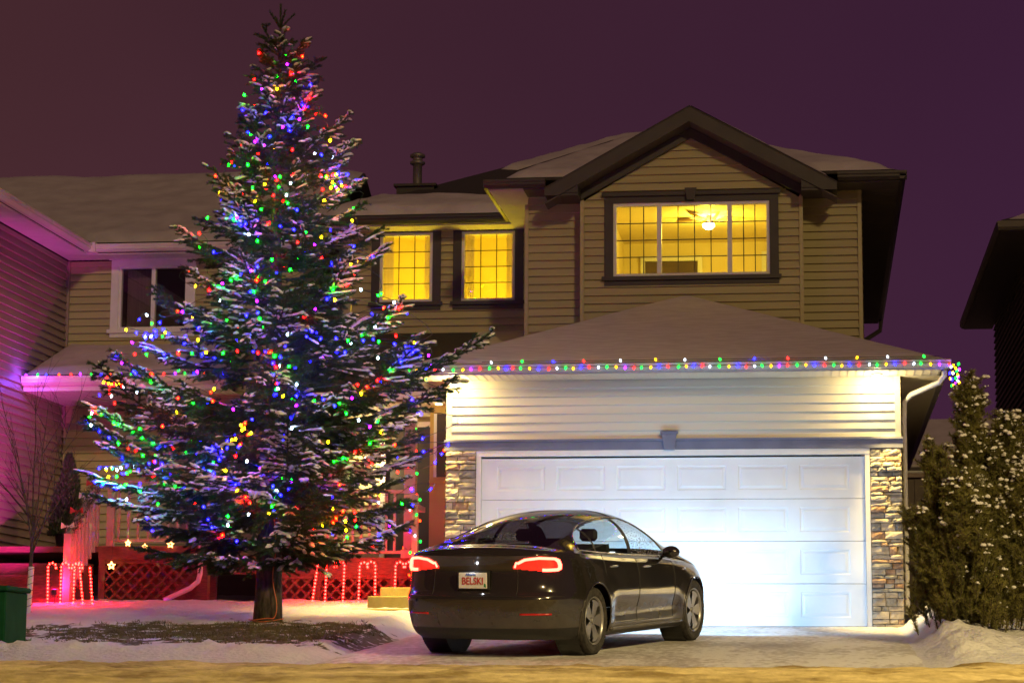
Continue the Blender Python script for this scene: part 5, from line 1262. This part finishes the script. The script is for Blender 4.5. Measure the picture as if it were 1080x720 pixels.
def stems_from(A, B, ra, rb):
    D = B-A; L = np.linalg.norm(D,axis=1)[:,None]; d = D/np.maximum(L,1e-6); u_ = np.cross(d, np.array([.3,.2,1.])); u_ /= np.maximum(np.linalg.norm(u_,axis=1),1e-6)[:,None]; v_ = np.cross(d,u_)
    V = []
    for k in range(3):
        a = 2*math.pi*k/3; w = u_*math.cos(a)+v_*math.sin(a); V.append(A+w*ra[:,None]); V.append(B+w*rb[:,None])
    V = np.stack(V,1).reshape(-1,3); n = len(A); b0 = np.arange(n)[:,None]*6
    Fq = np.concatenate([b0+np.array([[0,2,3,1]]), b0+np.array([[2,4,5,3]]), b0+np.array([[4,0,1,5]])]); return V, Fq
def snow_blobs(A, B, wid, hgt, rs_, lift):
    """little loaves of snow lying on top of segments"""
    n = len(A); D = B-A; d = D/np.maximum(np.linalg.norm(D,axis=1),1e-6)[:,None]; up = np.array([0,0,1.]); sd_ = np.cross(d, up); sd_ /= np.maximum(np.linalg.norm(sd_,axis=1),1e-6)[:,None]; nu = np.cross(sd_, d)
    prof = [(-1,-.3),(-.75,.5),(0,1),(.75,.5),(1,-.3),(0,-.6)]; st = [(0,.25),(.2,.85),(.55,1),(.85,.8),(1,.2)]; K = len(prof); V = []
    for t_, s_ in st:
        w = wid*s_*(.8+.4*rs_.random(n)); h = hgt*s_*(.7+.6*rs_.random(n)); base = A+D*t_+nu*lift
        for px, pz in prof: V.append(base+sd_*(w*px)[:,None]+nu*(h*pz)[:,None])
    V = np.stack(V,1).reshape(-1,3); S_ = len(st); b0 = np.arange(n)[:,None]*(S_*K); F_ = []
    for i in range(S_-1):
        for k in range(K): F_.append(b0+np.array([[i*K+k, i*K+(k+1)%K, (i+1)*K+(k+1)%K, (i+1)*K+k]]))
    return V, np.concatenate(F_)
# silhouette of the spruce: radius left / right by height above its foot
TX, TY = -2.03, -3.0; TZ = ground_z(TX, TY)-.05
_RZt = [.45,.75,1.0,1.3,1.9,2.4,3.1,3.8,4.4,5.1,5.6,6.2,6.6,6.95,7.3]
_RL  = [.70,1.25,1.65,1.95,2.15,2.30,1.80,1.30,1.15,1.02,.60,.50,.32,.28,.05]
_RR  = [.60,1.25,1.60,1.85,2.15,2.42,2.05,1.70,1.30,1.25,.98,.58,.45,.25,.05]
def crown_r(z, az):
    c = (1+math.cos(az))/2; return float(np.interp(z,_RZt,_RL))*(1-c)+float(np.interp(z,_RZt,_RR))*c
rs_ = np.random.default_rng(21)
SA, SB, SW, SK = [], [], [], []        # segments, weight, kind
def addseg(a, b_, w, k): SA.append(a); SB.append(b_); SW.append(w); SK.append(k)
def rot_az(v, a): return np.array([v[0]*math.cos(a)-v[1]*math.sin(a), v[0]*math.sin(a)+v[1]*math.cos(a), v[2]])
branch_paths = []
zc = .70; whorl = 0
H_T = 7.34-TZ
while zc < 6.95:
    big = whorl%2 == 0; whorl += 1; gap = np.interp(zc, [.7,3,5,7],[.14,.15,.14,.12]); nb_ = int(np.interp(zc,[.7,2.5,5,7],[8,7,6,5])) if big else 5; a0 = rs_.random()*6.28
    for k in range(nb_):
        az = a0+2*math.pi*k/nb_+rs_.normal(0,.16); zt_ = zc+rs_.normal(0,.05); Lr = crown_r(zt_, az)*float(np.interp(zt_,[3.4,4.4],[1,.86]))*(1+(.42*mnoise.noise(Vector((math.cos(az)*1.3, math.sin(az)*1.3, zt_*1.5))) if zt_ < 4 else .50*mnoise.noise(Vector((math.cos(az)*1.1+4, math.sin(az)*1.1, zt_*2.6)))))*(rs_.choice([.7,.88,1.0,1.08,1.16],p=[.15,.25,.3,.2,.1]) if big else rs_.uniform(.35,.62))
        el = np.interp(zt_, [.7,1.5,3,5,6.3,7],[-.12,-.04,.06,.20,.40,.9])+rs_.normal(0,.07); curl = np.interp(zt_,[.7,3,6,7],[.10,.16,.18,.1])
        # branch starts lower on the trunk than its tip when it rises
        n = max(5, int(Lr/.16)); pts = []
        z0_ = zt_-Lr*(el+curl*.5)*.9
        for i in range(n+1):
            t_ = i/n; r_ = Lr*t_; zz_ = z0_+Lr*(el*t_+curl*t_**2.4-.06*math.sin(math.pi*t_)); wob = .03*math.sin(t_*5+k)
            pts.append(np.array([TX+math.cos(az+wob)*r_, TY+math.sin(az+wob)*r_, zz_]))
        branch_paths.append((np.array(pts), az, Lr))
        for i in range(n): addseg(pts[i], pts[i+1], .010*(1-i/n)+.003, 0 if i/n < .35 else 1)
        # side twigs
        s_ = .16*Lr+.05; sdn = 1; bl = min(.70, .40*Lr+.15)
        while s_ < Lr*.99:
            t_ = s_/Lr; i = min(n-1, int(t_*n)); f_ = t_*n-i; p = pts[i]*(1-f_)+pts[i+1]*f_; dd = pts[i+1]-pts[i]; dd /= np.linalg.norm(dd)
            lt = bl*(1-.72*t_**1.5)*rs_.uniform(.7,1.1); ang_ = sdn*rs_.uniform(.75,1.05); dirn = rot_az(dd, ang_); dirn[2] = dd[2]*.7+rs_.uniform(-.26,.04); dirn /= np.linalg.norm(dirn)
            m2 = max(2, int(lt/.11)); q0_ = p; sub = []
            for j in range(m2):
                dirn = dirn+np.array([0,0,rs_.normal(-.01,.05)])+dd*.10; dirn /= np.linalg.norm(dirn); q1_ = q0_+dirn*lt/m2; addseg(q0_, q1_, .004, 2); sub.append((q0_, q1_, dirn.copy())); q0_ = q1_
            if t_ > .25:
                for (qa, qb, dv) in sub:
                    for ss in (-1,1):
                        if rs_.random() < .8:
                            d3 = rot_az(dv, ss*rs_.uniform(.6,.9)); d3[2] += rs_.uniform(-.55,-.02); l3 = rs_.uniform(.05,.12)*(1.15-t_*.4); addseg(qa*.5+qb*.5, qa*.5+qb*.5+d3/np.linalg.norm(d3)*l3, .003, 3)
            s_ += rs_.uniform(.042,.066); sdn = -sdn
    zc += gap/1.0
# leader
addseg(np.array([TX,TY,6.85]), np.array([TX-.0,TY,7.32]), .006, 1)
for a_ in (0.3, 2.2, 4.0, 5.3): addseg(np.array([TX,TY,7.02]), np.array([TX+.16*math.cos(a_),TY+.16*math.sin(a_),7.20]), .004, 1)
SA, SB, SW, SK = np.array(SA), np.array(SB), np.array(SW), np.array(SK)
SPR = empty('snowy_spruce', (TX,TY,TZ), 'tall spruce on the lawn, snow on its boughs and wound with coloured lights', 'tree')
ORG = np.array([TX,TY,TZ])
mb = MB(); tp_ = []; 
for i in range(15):
    z = 7.0*i/14; tp_.append((.012*math.sin(i), .012*math.cos(i*1.7), z))
rd = [.175,.150,.138]+[.135*(1-i/12)+.008 for i in range(1,13)]
mb.tube(tp_, rd, 18); mb.build('trunk', M['bark'], SPR, smooth=True)
V, Fq = stems_from(SA[SK<=1], SB[SK<=1], SW[SK<=1]+.002, SW[SK<=1]); npmesh('boughs', V-ORG, Fq, M['bark'], SPR)
nk = SK > 0
V = needles_from(SA[nk], SB[nk], 800, .036, .0060, .72, rs_); print('needles', len(V)//3, 'segs', len(SA)); npmesh('needles', V-ORG, np.arange(len(V)).reshape(-1,3), M['needle'], SPR)
# snow rests on most outer twigs, patchily
mid_ = (SA+SB)/2; rad_ = np.hypot(mid_[:,0]-TX, mid_[:,1]-TY); rel = rad_/np.array([max(crown_r(z, math.atan2(y-TY, x-TX)),.1) for x, y, z in mid_])
pat = np.array([mnoise.noise(Vector(p)*2.0)+.6*mnoise.noise(Vector(p)*6.0) for p in mid_]); pr_ = np.clip(.12+pat*3.0+.15*np.clip((mid_[:,0]-TX)/2,-1,1), 0, .92)*np.clip((rel-.28)*2.2, 0, 1)
pr_ *= np.clip((mid_[:,2]-.1)/1.2, .35, 1)
D = SB-SA; fl_ = np.abs(D[:,2])/np.maximum(np.linalg.norm(D,axis=1),1e-6)
ks = nk&(rs_.random(len(SA)) < pr_)&(fl_ < .75); A2, B2 = SA[ks], SB[ks]; print('snow', ks.sum())
dd_ = (B2-A2)*.18; A2, B2 = A2-dd_, B2+dd_
V, Fq = snow_blobs(A2, B2, np.full(len(A2), .036)*rs_.uniform(.35,1.3,len(A2)), np.full(len(A2), .019), rs_, .015); npmesh('snow_cover', V-ORG, Fq, M['treesnow'], SPR, smooth=True)
# strings of lights over the crown
def wrap(z0_, z1_, turns, ph, seed, fr=.86):
    r_ = np.random.default_rng(seed); n = int(turns*44); out = []
    ns = r_.normal(0,1,(8,)); 
    for i in range(n+1):
        t_ = i/n; a = ph+2*math.pi*turns*t_; z = z0_+(z1_-z0_)*t_+.10*math.sin(a*2.3+ns[0])+.07*math.sin(a*5.1+ns[1]); q = fr*(1+.10*math.sin(a*3.1+ns[2])+.07*math.sin(a*7.3+ns[3]))
        rr_ = crown_r(z, a)*min(q,.97)*float(np.interp(z,[3.4,4.4],[1,.86])); out.append((TX+rr_*math.cos(a), TY+rr_*math.sin(a), z-.02))
    return out
def cseq(bias, seed):
    r_ = random.Random(seed); return lambda n, p: r_.choice(bias)
mix = ['blue','blue','blue','blue','blue','green','green','green','red','red','yellow','white','orange','purple']
for lab, z0_, z1_, tn, ph, seed, spc in (
    ('string of coloured bulbs round the narrow top of the spruce', 6.75, 5.05, 7, 1.0, 11, .50),
    ('string of coloured bulbs round the upper middle of the spruce', 5.0, 3.75, 5, 2.0, 12, .80),
    ('string of coloured bulbs round the middle of the spruce below the eaves height', 3.7, 2.65, 4, .5, 13, 1.0),
    ('string of coloured bulbs round the widest boughs of the spruce', 2.5, 1.75, 3, 3.0, 14, .95),
    ('lowest string of coloured bulbs on the spruce above the bare trunk', 1.65, .95, 3, 1.5, 15, .80)):
    light_string(lab, wrap(z0_, z1_, tn, ph, seed), spc, cseq(mix, seed), seed=seed, jitter=.05, group='light strings on the spruce', drop=.01, maxn=100, meshes=BMESH)
# strings laid along the front boughs, out to the tip and back
front = [(p, az, L) for p, az, L in branch_paths if math.sin(az) < -.12 and L > .45*crown_r(p[-1][2], az)]
def along(lab, zs_, seed, spc):
    r_ = random.Random(seed); path = []; used_ = []
    for k, (z, side) in enumerate(zs_):
        best = min(front, key=lambda b_: abs(b_[0][-1][2]-z)*2+abs(math.cos(b_[1])-side)+(5 if id(b_) in used_ else 0)); used_.append(id(best)); p = best[0]; n = len(p); a = max(1, int(n*.40)); seg = [tuple(q+np.array([r_.uniform(-.03,.03), r_.uniform(-.03,.03)-.02, -.01])) for q in p[a:n]]
        path += seg if k%2 == 0 else seg[::-1]
    light_string(lab, path, spc, cseq(mix, seed), seed=seed, jitter=.022, group='light strings on the spruce', drop=.012)
along('string of bulbs laid along the boughs of the upper third of the spruce', [(5.9,.6),(5.5,-.5),(5.1,.7),(4.9,-.8),(4.6,.1),(4.4,.9),(4.2,-.6)], 51, .17)
along('string of bulbs laid along the boughs in front of the dark neighbour window', [(3.9,-.7),(3.7,-.2),(3.4,-.9),(3.2,-.5),(3.0,-.95),(2.9,.0)], 52, .19)
along('string of bulbs laid along the right boughs below the two lit windows', [(3.9,.6),(3.6,.9),(3.3,.3),(3.1,.8),(2.8,.5)], 53, .20)
along('string of blue glowing bulbs on the lower left boughs over the stairs', [(2.4,-.8),(2.2,-.95),(2.0,-.6),(1.8,-.9),(1.6,-.75)], 54, .13)
along('string of bulbs along the lower right boughs over the candy canes', [(2.3,.3),(2.0,.8),(1.7,.1),(1.5,.7),(1.2,.4),(1.1,-.3)], 55, .24)
# tangled bunches of bulbs on the front boughs
def bunch(lab, x, z, seed, n=16, ext=.28, cols=('blue','blue','white','green','yellow')):
    r_ = random.Random(seed); a = math.atan2(-1.0, (x-TX)*.9) if abs(x-TX) > .1 else -math.pi/2
    rr_ = crown_r(z, a)*.86; y = TY-math.sqrt(max(rr_**2-(x-TX)**2, .05)); pts = [(x+r_.uniform(-ext,ext), y+r_.uniform(-.12,.12), z+r_.uniform(-.16,.16)) for _ in range(9)]
    light_string(lab, pts, sum((Vector(pts[i+1])-Vector(pts[i])).length for i in range(8))/n, lambda k, p: r_.choice(cols), seed=seed, jitter=.03, group='bunches of bulbs on the spruce')
bunch('tangle of blue and white bulbs on the left boughs at porch roof height', -3.35, 3.35, 31, 18)
bunch('tangle of blue bulbs at the far left tip of the spruce above the stairs', -3.75, 1.62, 32, 22, .30, ('blue','blue','white','yellow','green','blue'))
bunch('tangle of yellow and red bulbs at the left end of the wide boughs', -3.75, 2.55, 33, 14, .25, ('yellow','white','red','blue'))
bunch('tangle of yellow and green bulbs on the right boughs near the top', -1.22, 5.0, 34, 12, .15, ('green','yellow','blue','red'))
bunch('warm yellow tangle of bulbs at mid height near the trunk', -2.0, 1.95, 35, 12, .3, ('yellow','yellow','orange','blue'))
bunch('red and yellow bulbs bunched low on the right side of the spruce', -1.05, 1.05, 36, 10, .3, ('red','yellow','red','orange'))
# cord down the trunk
cd = [(TX+.10,TY-.19,1.15),(TX+.13,TY-.19,.8),(TX+.10,TY-.2,.45),(TX+.16,TY-.22,.15),(TX+.14,TY-.24,-.0),(TX+.05,TY-.24,TZ+.10),(TX-.12,TY-.22,TZ+.08),(TX-.2,TY-.05,TZ+.09),(TX,TY-.22,TZ+.06),(TX+.22,TY-.1,TZ+.10)]
def smooth_path(P, k=6):
    P = [Vector(p) for p in P]; out = []
    for i in range(len(P)-1):
        p0, p1, p2, p3 = P[max(i-1,0)], P[i], P[i+1], P[min(i+2,len(P)-1)]
        for j in range(k):
            t_ = j/k; out.append(.5*((2*p1)+(-p0+p2)*t_+(2*p0-5*p1+4*p2-p3)*t_*t_+(-p0+3*p1-3*p2+p3)*t_**3))
    return out+[P[-1]]
mb = MB(); mb.tube(smooth_path(cd), .006, 6); o = mb.build('extension_cord', M['orangecord'], None, smooth=True); tag(o, 'orange extension cord hanging down beside the spruce trunk and looped at its foot', 'cord')
# grass standing in the bare patch
n = 26000; r_ = np.random.default_rng(9); gx = PX+(r_.random(n)*2-1)*PA*1.05; gy = PY+(r_.random(n)*2-1)*PB*1.1
e_ = np.hypot((gx-PX)/PA, (gy-PY)/PB); pn = np.array([mnoise.noise(Vector((x*1.6,y*1.6,0))) for x, y in zip(gx, gy)]); pn2 = np.array([mnoise.noise(Vector((x*6,y*6,4))) for x, y in zip(gx, gy)]); k = (e_+pn*.6+pn2*.9 < .86)&(gx < -.68-.12*np.sin(gy*4)); gx, gy = gx[k], gy[k]; n = len(gx)
gz = np.array([ground_z(x, y) for x, y in zip(gx, gy)]); P = np.stack([gx, gy, gz-.004], 1); d = np.stack([r_.normal(0,.6,n), r_.normal(0,.6,n), np.ones(n)*.8], 1); d /= np.linalg.norm(d,axis=1)[:,None]; s2 = np.cross(d, r_.normal(0,1,(n,3))); s2 /= np.linalg.norm(s2,axis=1)[:,None]
o = npmesh('grass', np.stack([P-s2*.005,P+s2*.005,P+d*(.02+.04*r_.random(n))[:,None]],1).reshape(-1,3), np.arange(n*3).reshape(-1,3), mat('dry_grass', (.05,.05,.015), .8, nscale=7, ncol=(.16,.13,.05)))
tag(o, 'short brown green grass bare of snow under the spruce', 'grass', kind='stuff')
# pines on the right
def pine(x, y, h, w, seed, label, nst, snow_p, sx=1.0):
    r_ = np.random.default_rng(seed); z0_ = ground_z(x, y)-.05; root = empty('snowy_pine', (x,y,z0_), label, 'pine tree'); A, B, K = [], [], []
    tips = []; lobes = [(0,0,h,.30),(-.36*w/.72,-.08,h*.74,.25),(.40*w/.72,0,h*.86,.27),(-.1,-.34,h*.62,.33),(.62*w/.72,-.15,h*.66,.25),(-.56*w/.72,.0,h*.48,.24),(.1,.3,h*.8,.3)]; lw = np.array([l_[2]*l_[3] for l_ in lobes]); lw = lw/lw.sum()
    for i in range(nst):
        lx, ly, lh, lr = lobes[r_.choice(len(lobes), p=lw)]; a = r_.random()*6.28; q = r_.random()**.55
        f = r_.random()**.9; wd_ = lr*(1.25-.95*f); hz = f*(lh-.18)-.05*q; px, py = lx*(.55+.45*f)+wd_*q*math.cos(a), ly+wd_*q*math.sin(a); q = min(1, math.hypot(px, py)/w)
        lean = np.array([math.cos(a)*.42*q, math.sin(a)*.42*q, 1.]); lean /= np.linalg.norm(lean); l = r_.uniform(.16,.34); p = np.array([px,py,hz])
        n = 3; 
        for j in range(n):
            lean = lean+r_.normal(0,.05,3)+np.array([0,0,.06]); lean /= np.linalg.norm(lean); p2 = p+lean*l/n; A.append(p); B.append(p2); K.append(j); p = p2
        tips.append(p)
        for s_ in range(3):
            b0 = A[-2]*.5+B[-2]*.5; a2 = r_.random()*6.28; d = np.array([math.cos(a2)*.9, math.sin(a2)*.9, .6]); A.append(b0); B.append(b0+d/np.linalg.norm(d)*.11); K.append(3)
            if r_.random() < .45: tips.append(B[-1])
    A, B = np.array(A), np.array(B); V = needles_from(A, B, 620, .046, .0055, .95, r_); npmesh('needles', V, np.arange(len(V)).reshape(-1,3), M['needle2'], root)
    V, Fq = stems_from(A, B, np.full(len(A),.007), np.full(len(A),.006)); npmesh('shoots', V, Fq, M['bark'], root)
    mb = MB(); mb.tube([(0,0,0),(0,0,h*.55)], [.07,.02], 8); mb.build('trunk', M['bark'], root)
    tips = np.array(tips); k = r_.random(len(tips)) < snow_p*1.5*np.clip((tips[:,2]/h)*1.5, .12, 1)*np.clip(.55+tips[:,0]/w*.6, .25, 1.2); tips = tips[k]; n = len(tips); tips = np.concatenate([tips, tips+r_.normal(0,.022,tips.shape)*[1,1,.5], tips[::2]+r_.normal(0,.035,tips[::2].shape)*[1,1,.5]]); n = len(tips); rr_ = .006+.027*r_.random(n)**1.5
    th_ = [(-.3,.7),(.1,1.0),(.6,.85),(.95,.3)]; V = []
    for pz, pr in th_:
        for kk in range(7): aa = 2*math.pi*kk/7; f_ = (.8+.4*r_.random(n)); V.append(tips+np.stack([rr_*pr*math.cos(aa)*f_, rr_*pr*math.sin(aa)*f_, rr_*pz*(.6+.5*r_.random(n))], 1))
    V = np.stack(V,1).reshape(-1,3); b0 = np.arange(n)[:,None]*28; F_ = [b0+np.array([[i*7+kk, i*7+(kk+1)%7, (i+1)*7+(kk+1)%7, (i+1)*7+kk]]) for i in range(3) for kk in range(7)]
    F_ += [b0+np.array([[21,22,23,24]]), b0+np.array([[24,25,26,21]])]
    npmesh('snow_tufts', V, np.concatenate(F_), M['treesnow'], root, smooth=True)
pine(5.92, -4.0, 2.66, .72, 41, 'bushy pine with snow tufts on upright shoots right of the garage pillar', 1700, .50)
pine(6.62, -1.2, 2.35, .50, 42, 'second snowy pine half hidden behind the bushy one, at the right edge', 620, .6)

# ================================================================ lamps whose light the picture shows
mb = MB(); mb.box(-2.22,-2.12,3.50,3.59,2.30,2.34); mb.box(-2.20,-2.14,3.44,3.56,2.52,2.55); pl1 = mb.build('porch_lamp', M['black'], H)
mb = MB(); mb.lathe([(.001,2.33),(.05,2.34),(.055,2.5),(.001,2.52)], 12, M=Matrix.Translation((-2.17,3.47,0))); mb.build('lamp_glass', emat('porch_lamp_glass', (1,.8,.45), 14), pl1, smooth=True)
point_light('porch_lamp_glow', (-2.17,3.36,2.42), (1,.74,.30), 70, .06, pl1)
GP = empty('garden_projector', (-5.66,.16,ground_z(-5.66,.16)), 'small magenta garden projector glowing in the snow among the left candy canes', 'projector')
mb = MB(); mb.lathe([(.008,-.05),(.008,.10)], 6); mb.box(-.04,.04,-.05,.05,.10,.19,bev=.012); mb.build('housing', M['black'], GP)
mb = MB(); mb.lathe([(.001,0),(.03,0),(.026,.008),(.001,.012)], 14, M=Matrix.Translation((0,.051,.145)) @ Matrix.Rotation(R(-90),4,'X')); mb.build('lens', emat('projector_lens', (1,.05,.7), 12), GP)
point_light('magenta_glow', (0,-.02,.26), (1,.03,.60), 8, .05, GP)
def spot(name, loc, tgt, col, en, size, blend, parent=None, r=.03, dots=False):
    d = bpy.data.lights.new(name, 'SPOT'); d.energy = en; d.color = col; d.spot_size = size; d.spot_blend = blend; d.shadow_soft_size = r
    o = bpy.data.objects.new(name, d); C.objects.link(o); o.location = loc; o.rotation_euler = (Vector(tgt)-Vector(loc)).to_track_quat('-Z','Y').to_euler()
    if dots:
        d.use_nodes = True; t = d.node_tree; em = t.nodes['Emission']; co = t.nodes.new('ShaderNodeTexCoord')
        outs = None; cols = None
        mp = t.nodes.new('ShaderNodeMapping'); mp.inputs['Scale'].default_value = (1,1,.55); t.links.new(co.outputs['Normal'], mp.inputs[0])
        v = t.nodes.new('ShaderNodeTexVoronoi'); v.inputs['Scale'].default_value = 26; t.links.new(mp.outputs[0], v.inputs['Vector'])
        lt = t.nodes.new('ShaderNodeMapRange'); lt.inputs[1].default_value = .20; lt.inputs[2].default_value = .10; lt.inputs[3].default_value = 0; lt.inputs[4].default_value = 14; t.links.new(v.outputs['Distance'], lt.inputs[0]); t.links.new(lt.outputs[0], em.inputs['Strength'])
        sp_ = t.nodes.new('ShaderNodeSeparateColor'); t.links.new(v.outputs['Color'], sp_.inputs[0]); cr = t.nodes.new('ShaderNodeValToRGB'); cr.color_ramp.interpolation = 'CONSTANT'
        cr.color_ramp.elements[0].color = (1,.03,.05,1); cr.color_ramp.elements[1].position = .45; cr.color_ramp.elements[1].color = (.10,.05,1,1); e3 = cr.color_ramp.elements.new(.9); e3.color = (.1,1,.3,1)
        t.links.new(sp_.outputs[0], cr.inputs[0]); t.links.new(cr.outputs[0], em.inputs['Color'])
    if parent: o.parent = parent
    return o
gl0 = Vector(GP.location)
for nm, tg, col, en, sz in (('pink_wash', (-7.4,1.6,2.2), (.92,.04,.58), 1500, R(72)),):
    o = spot(nm, Vector((-5.85,.10,.62)), tg, col, en, sz, 1.0)
o = spot('dot_pattern', (-4.9,-.2,.62), (-6.2,3.5,1.9), (1,1,1), 40, R(120), .5, dots=True)
point_light('blue_gutter_glow', (-7.22,3.25,3.72), (.22,.05,1.0), 9, .05)
# street lamp beyond the right edge of the picture: it lights the sandy snow on the road
SLm = empty('street_lamp', (13.0,-15.5,-.75), 'tall street lamp beside the road, lighting the sandy snow', 'street lamp')
mb = MB(); mb.tube([(0,0,0),(0,0,7.4),(-.4,.0,7.9),(-1.9,0,8.15)], [.10,.07,.05,.04], 10); mb.build('pole', M['metal'], SLm, smooth=True)
mb = MB(); mb.box(-2.55,-1.85,-.14,.14,8.09,8.22,bev=.04); mb.build('lamp_head', M['metal'], SLm)
mb = MB(); mb.lathe([(.10,8.085),(.08,8.05),(.001,8.03)], 12, M=Matrix.Translation((-2.25,0,0))); mb.build('lamp_lens', emat('sodium_lens', (1,.6,.15), 30), SLm)
spot('sodium_lamp', (10.75,-15.5,7.2), (3.8,-12.4,-.6), (1.0,.76,.30), 5200, R(100), .5, r=.12)

def split_islands(o):
    me = o.data; nv = len(me.vertices); par = list(range(nv))
    def fd(a):
        while par[a] != a: par[a] = par[par[a]]; a = par[a]
        return a
    for e in me.edges:
        a, b_ = fd(e.vertices[0]), fd(e.vertices[1])
        if a != b_: par[a] = b_
    isl = {}
    for p in me.polygons: isl.setdefault(fd(p.vertices[0]), []).append(p)
    if len(isl) < 2: return
    base = o.name.split('.')[0]; sm_ = me.polygons[0].use_smooth
    for k, ps in enumerate(isl.values()):
        ids = sorted({v for p in ps for v in p.vertices}); mp = {v: i for i, v in enumerate(ids)}; n = bpy.data.meshes.new(base)
        n.from_pydata([me.vertices[v].co[:] for v in ids], [], [[mp[v] for v in p.vertices] for p in ps])
        for m_ in me.materials: n.materials.append(m_)
        n.polygons.foreach_set('use_smooth', [sm_]*len(ps))
        c = bpy.data.objects.new(base, n); C.objects.link(c); c.parent = o.parent; c.matrix_parent_inverse = o.matrix_parent_inverse.copy(); c.location = o.location; c.rotation_euler = o.rotation_euler
    bpy.data.objects.remove(o)
for o in list(bpy.data.objects):
    if o.type == 'MESH' and o.name.split('.')[0] in ('corner_board','side_shell','wheel_well','arch_lip','end_wall','lower_shell','door_gap','cabin_trim','deck_post','lid_gap','porch_side_wall'): split_islands(o)
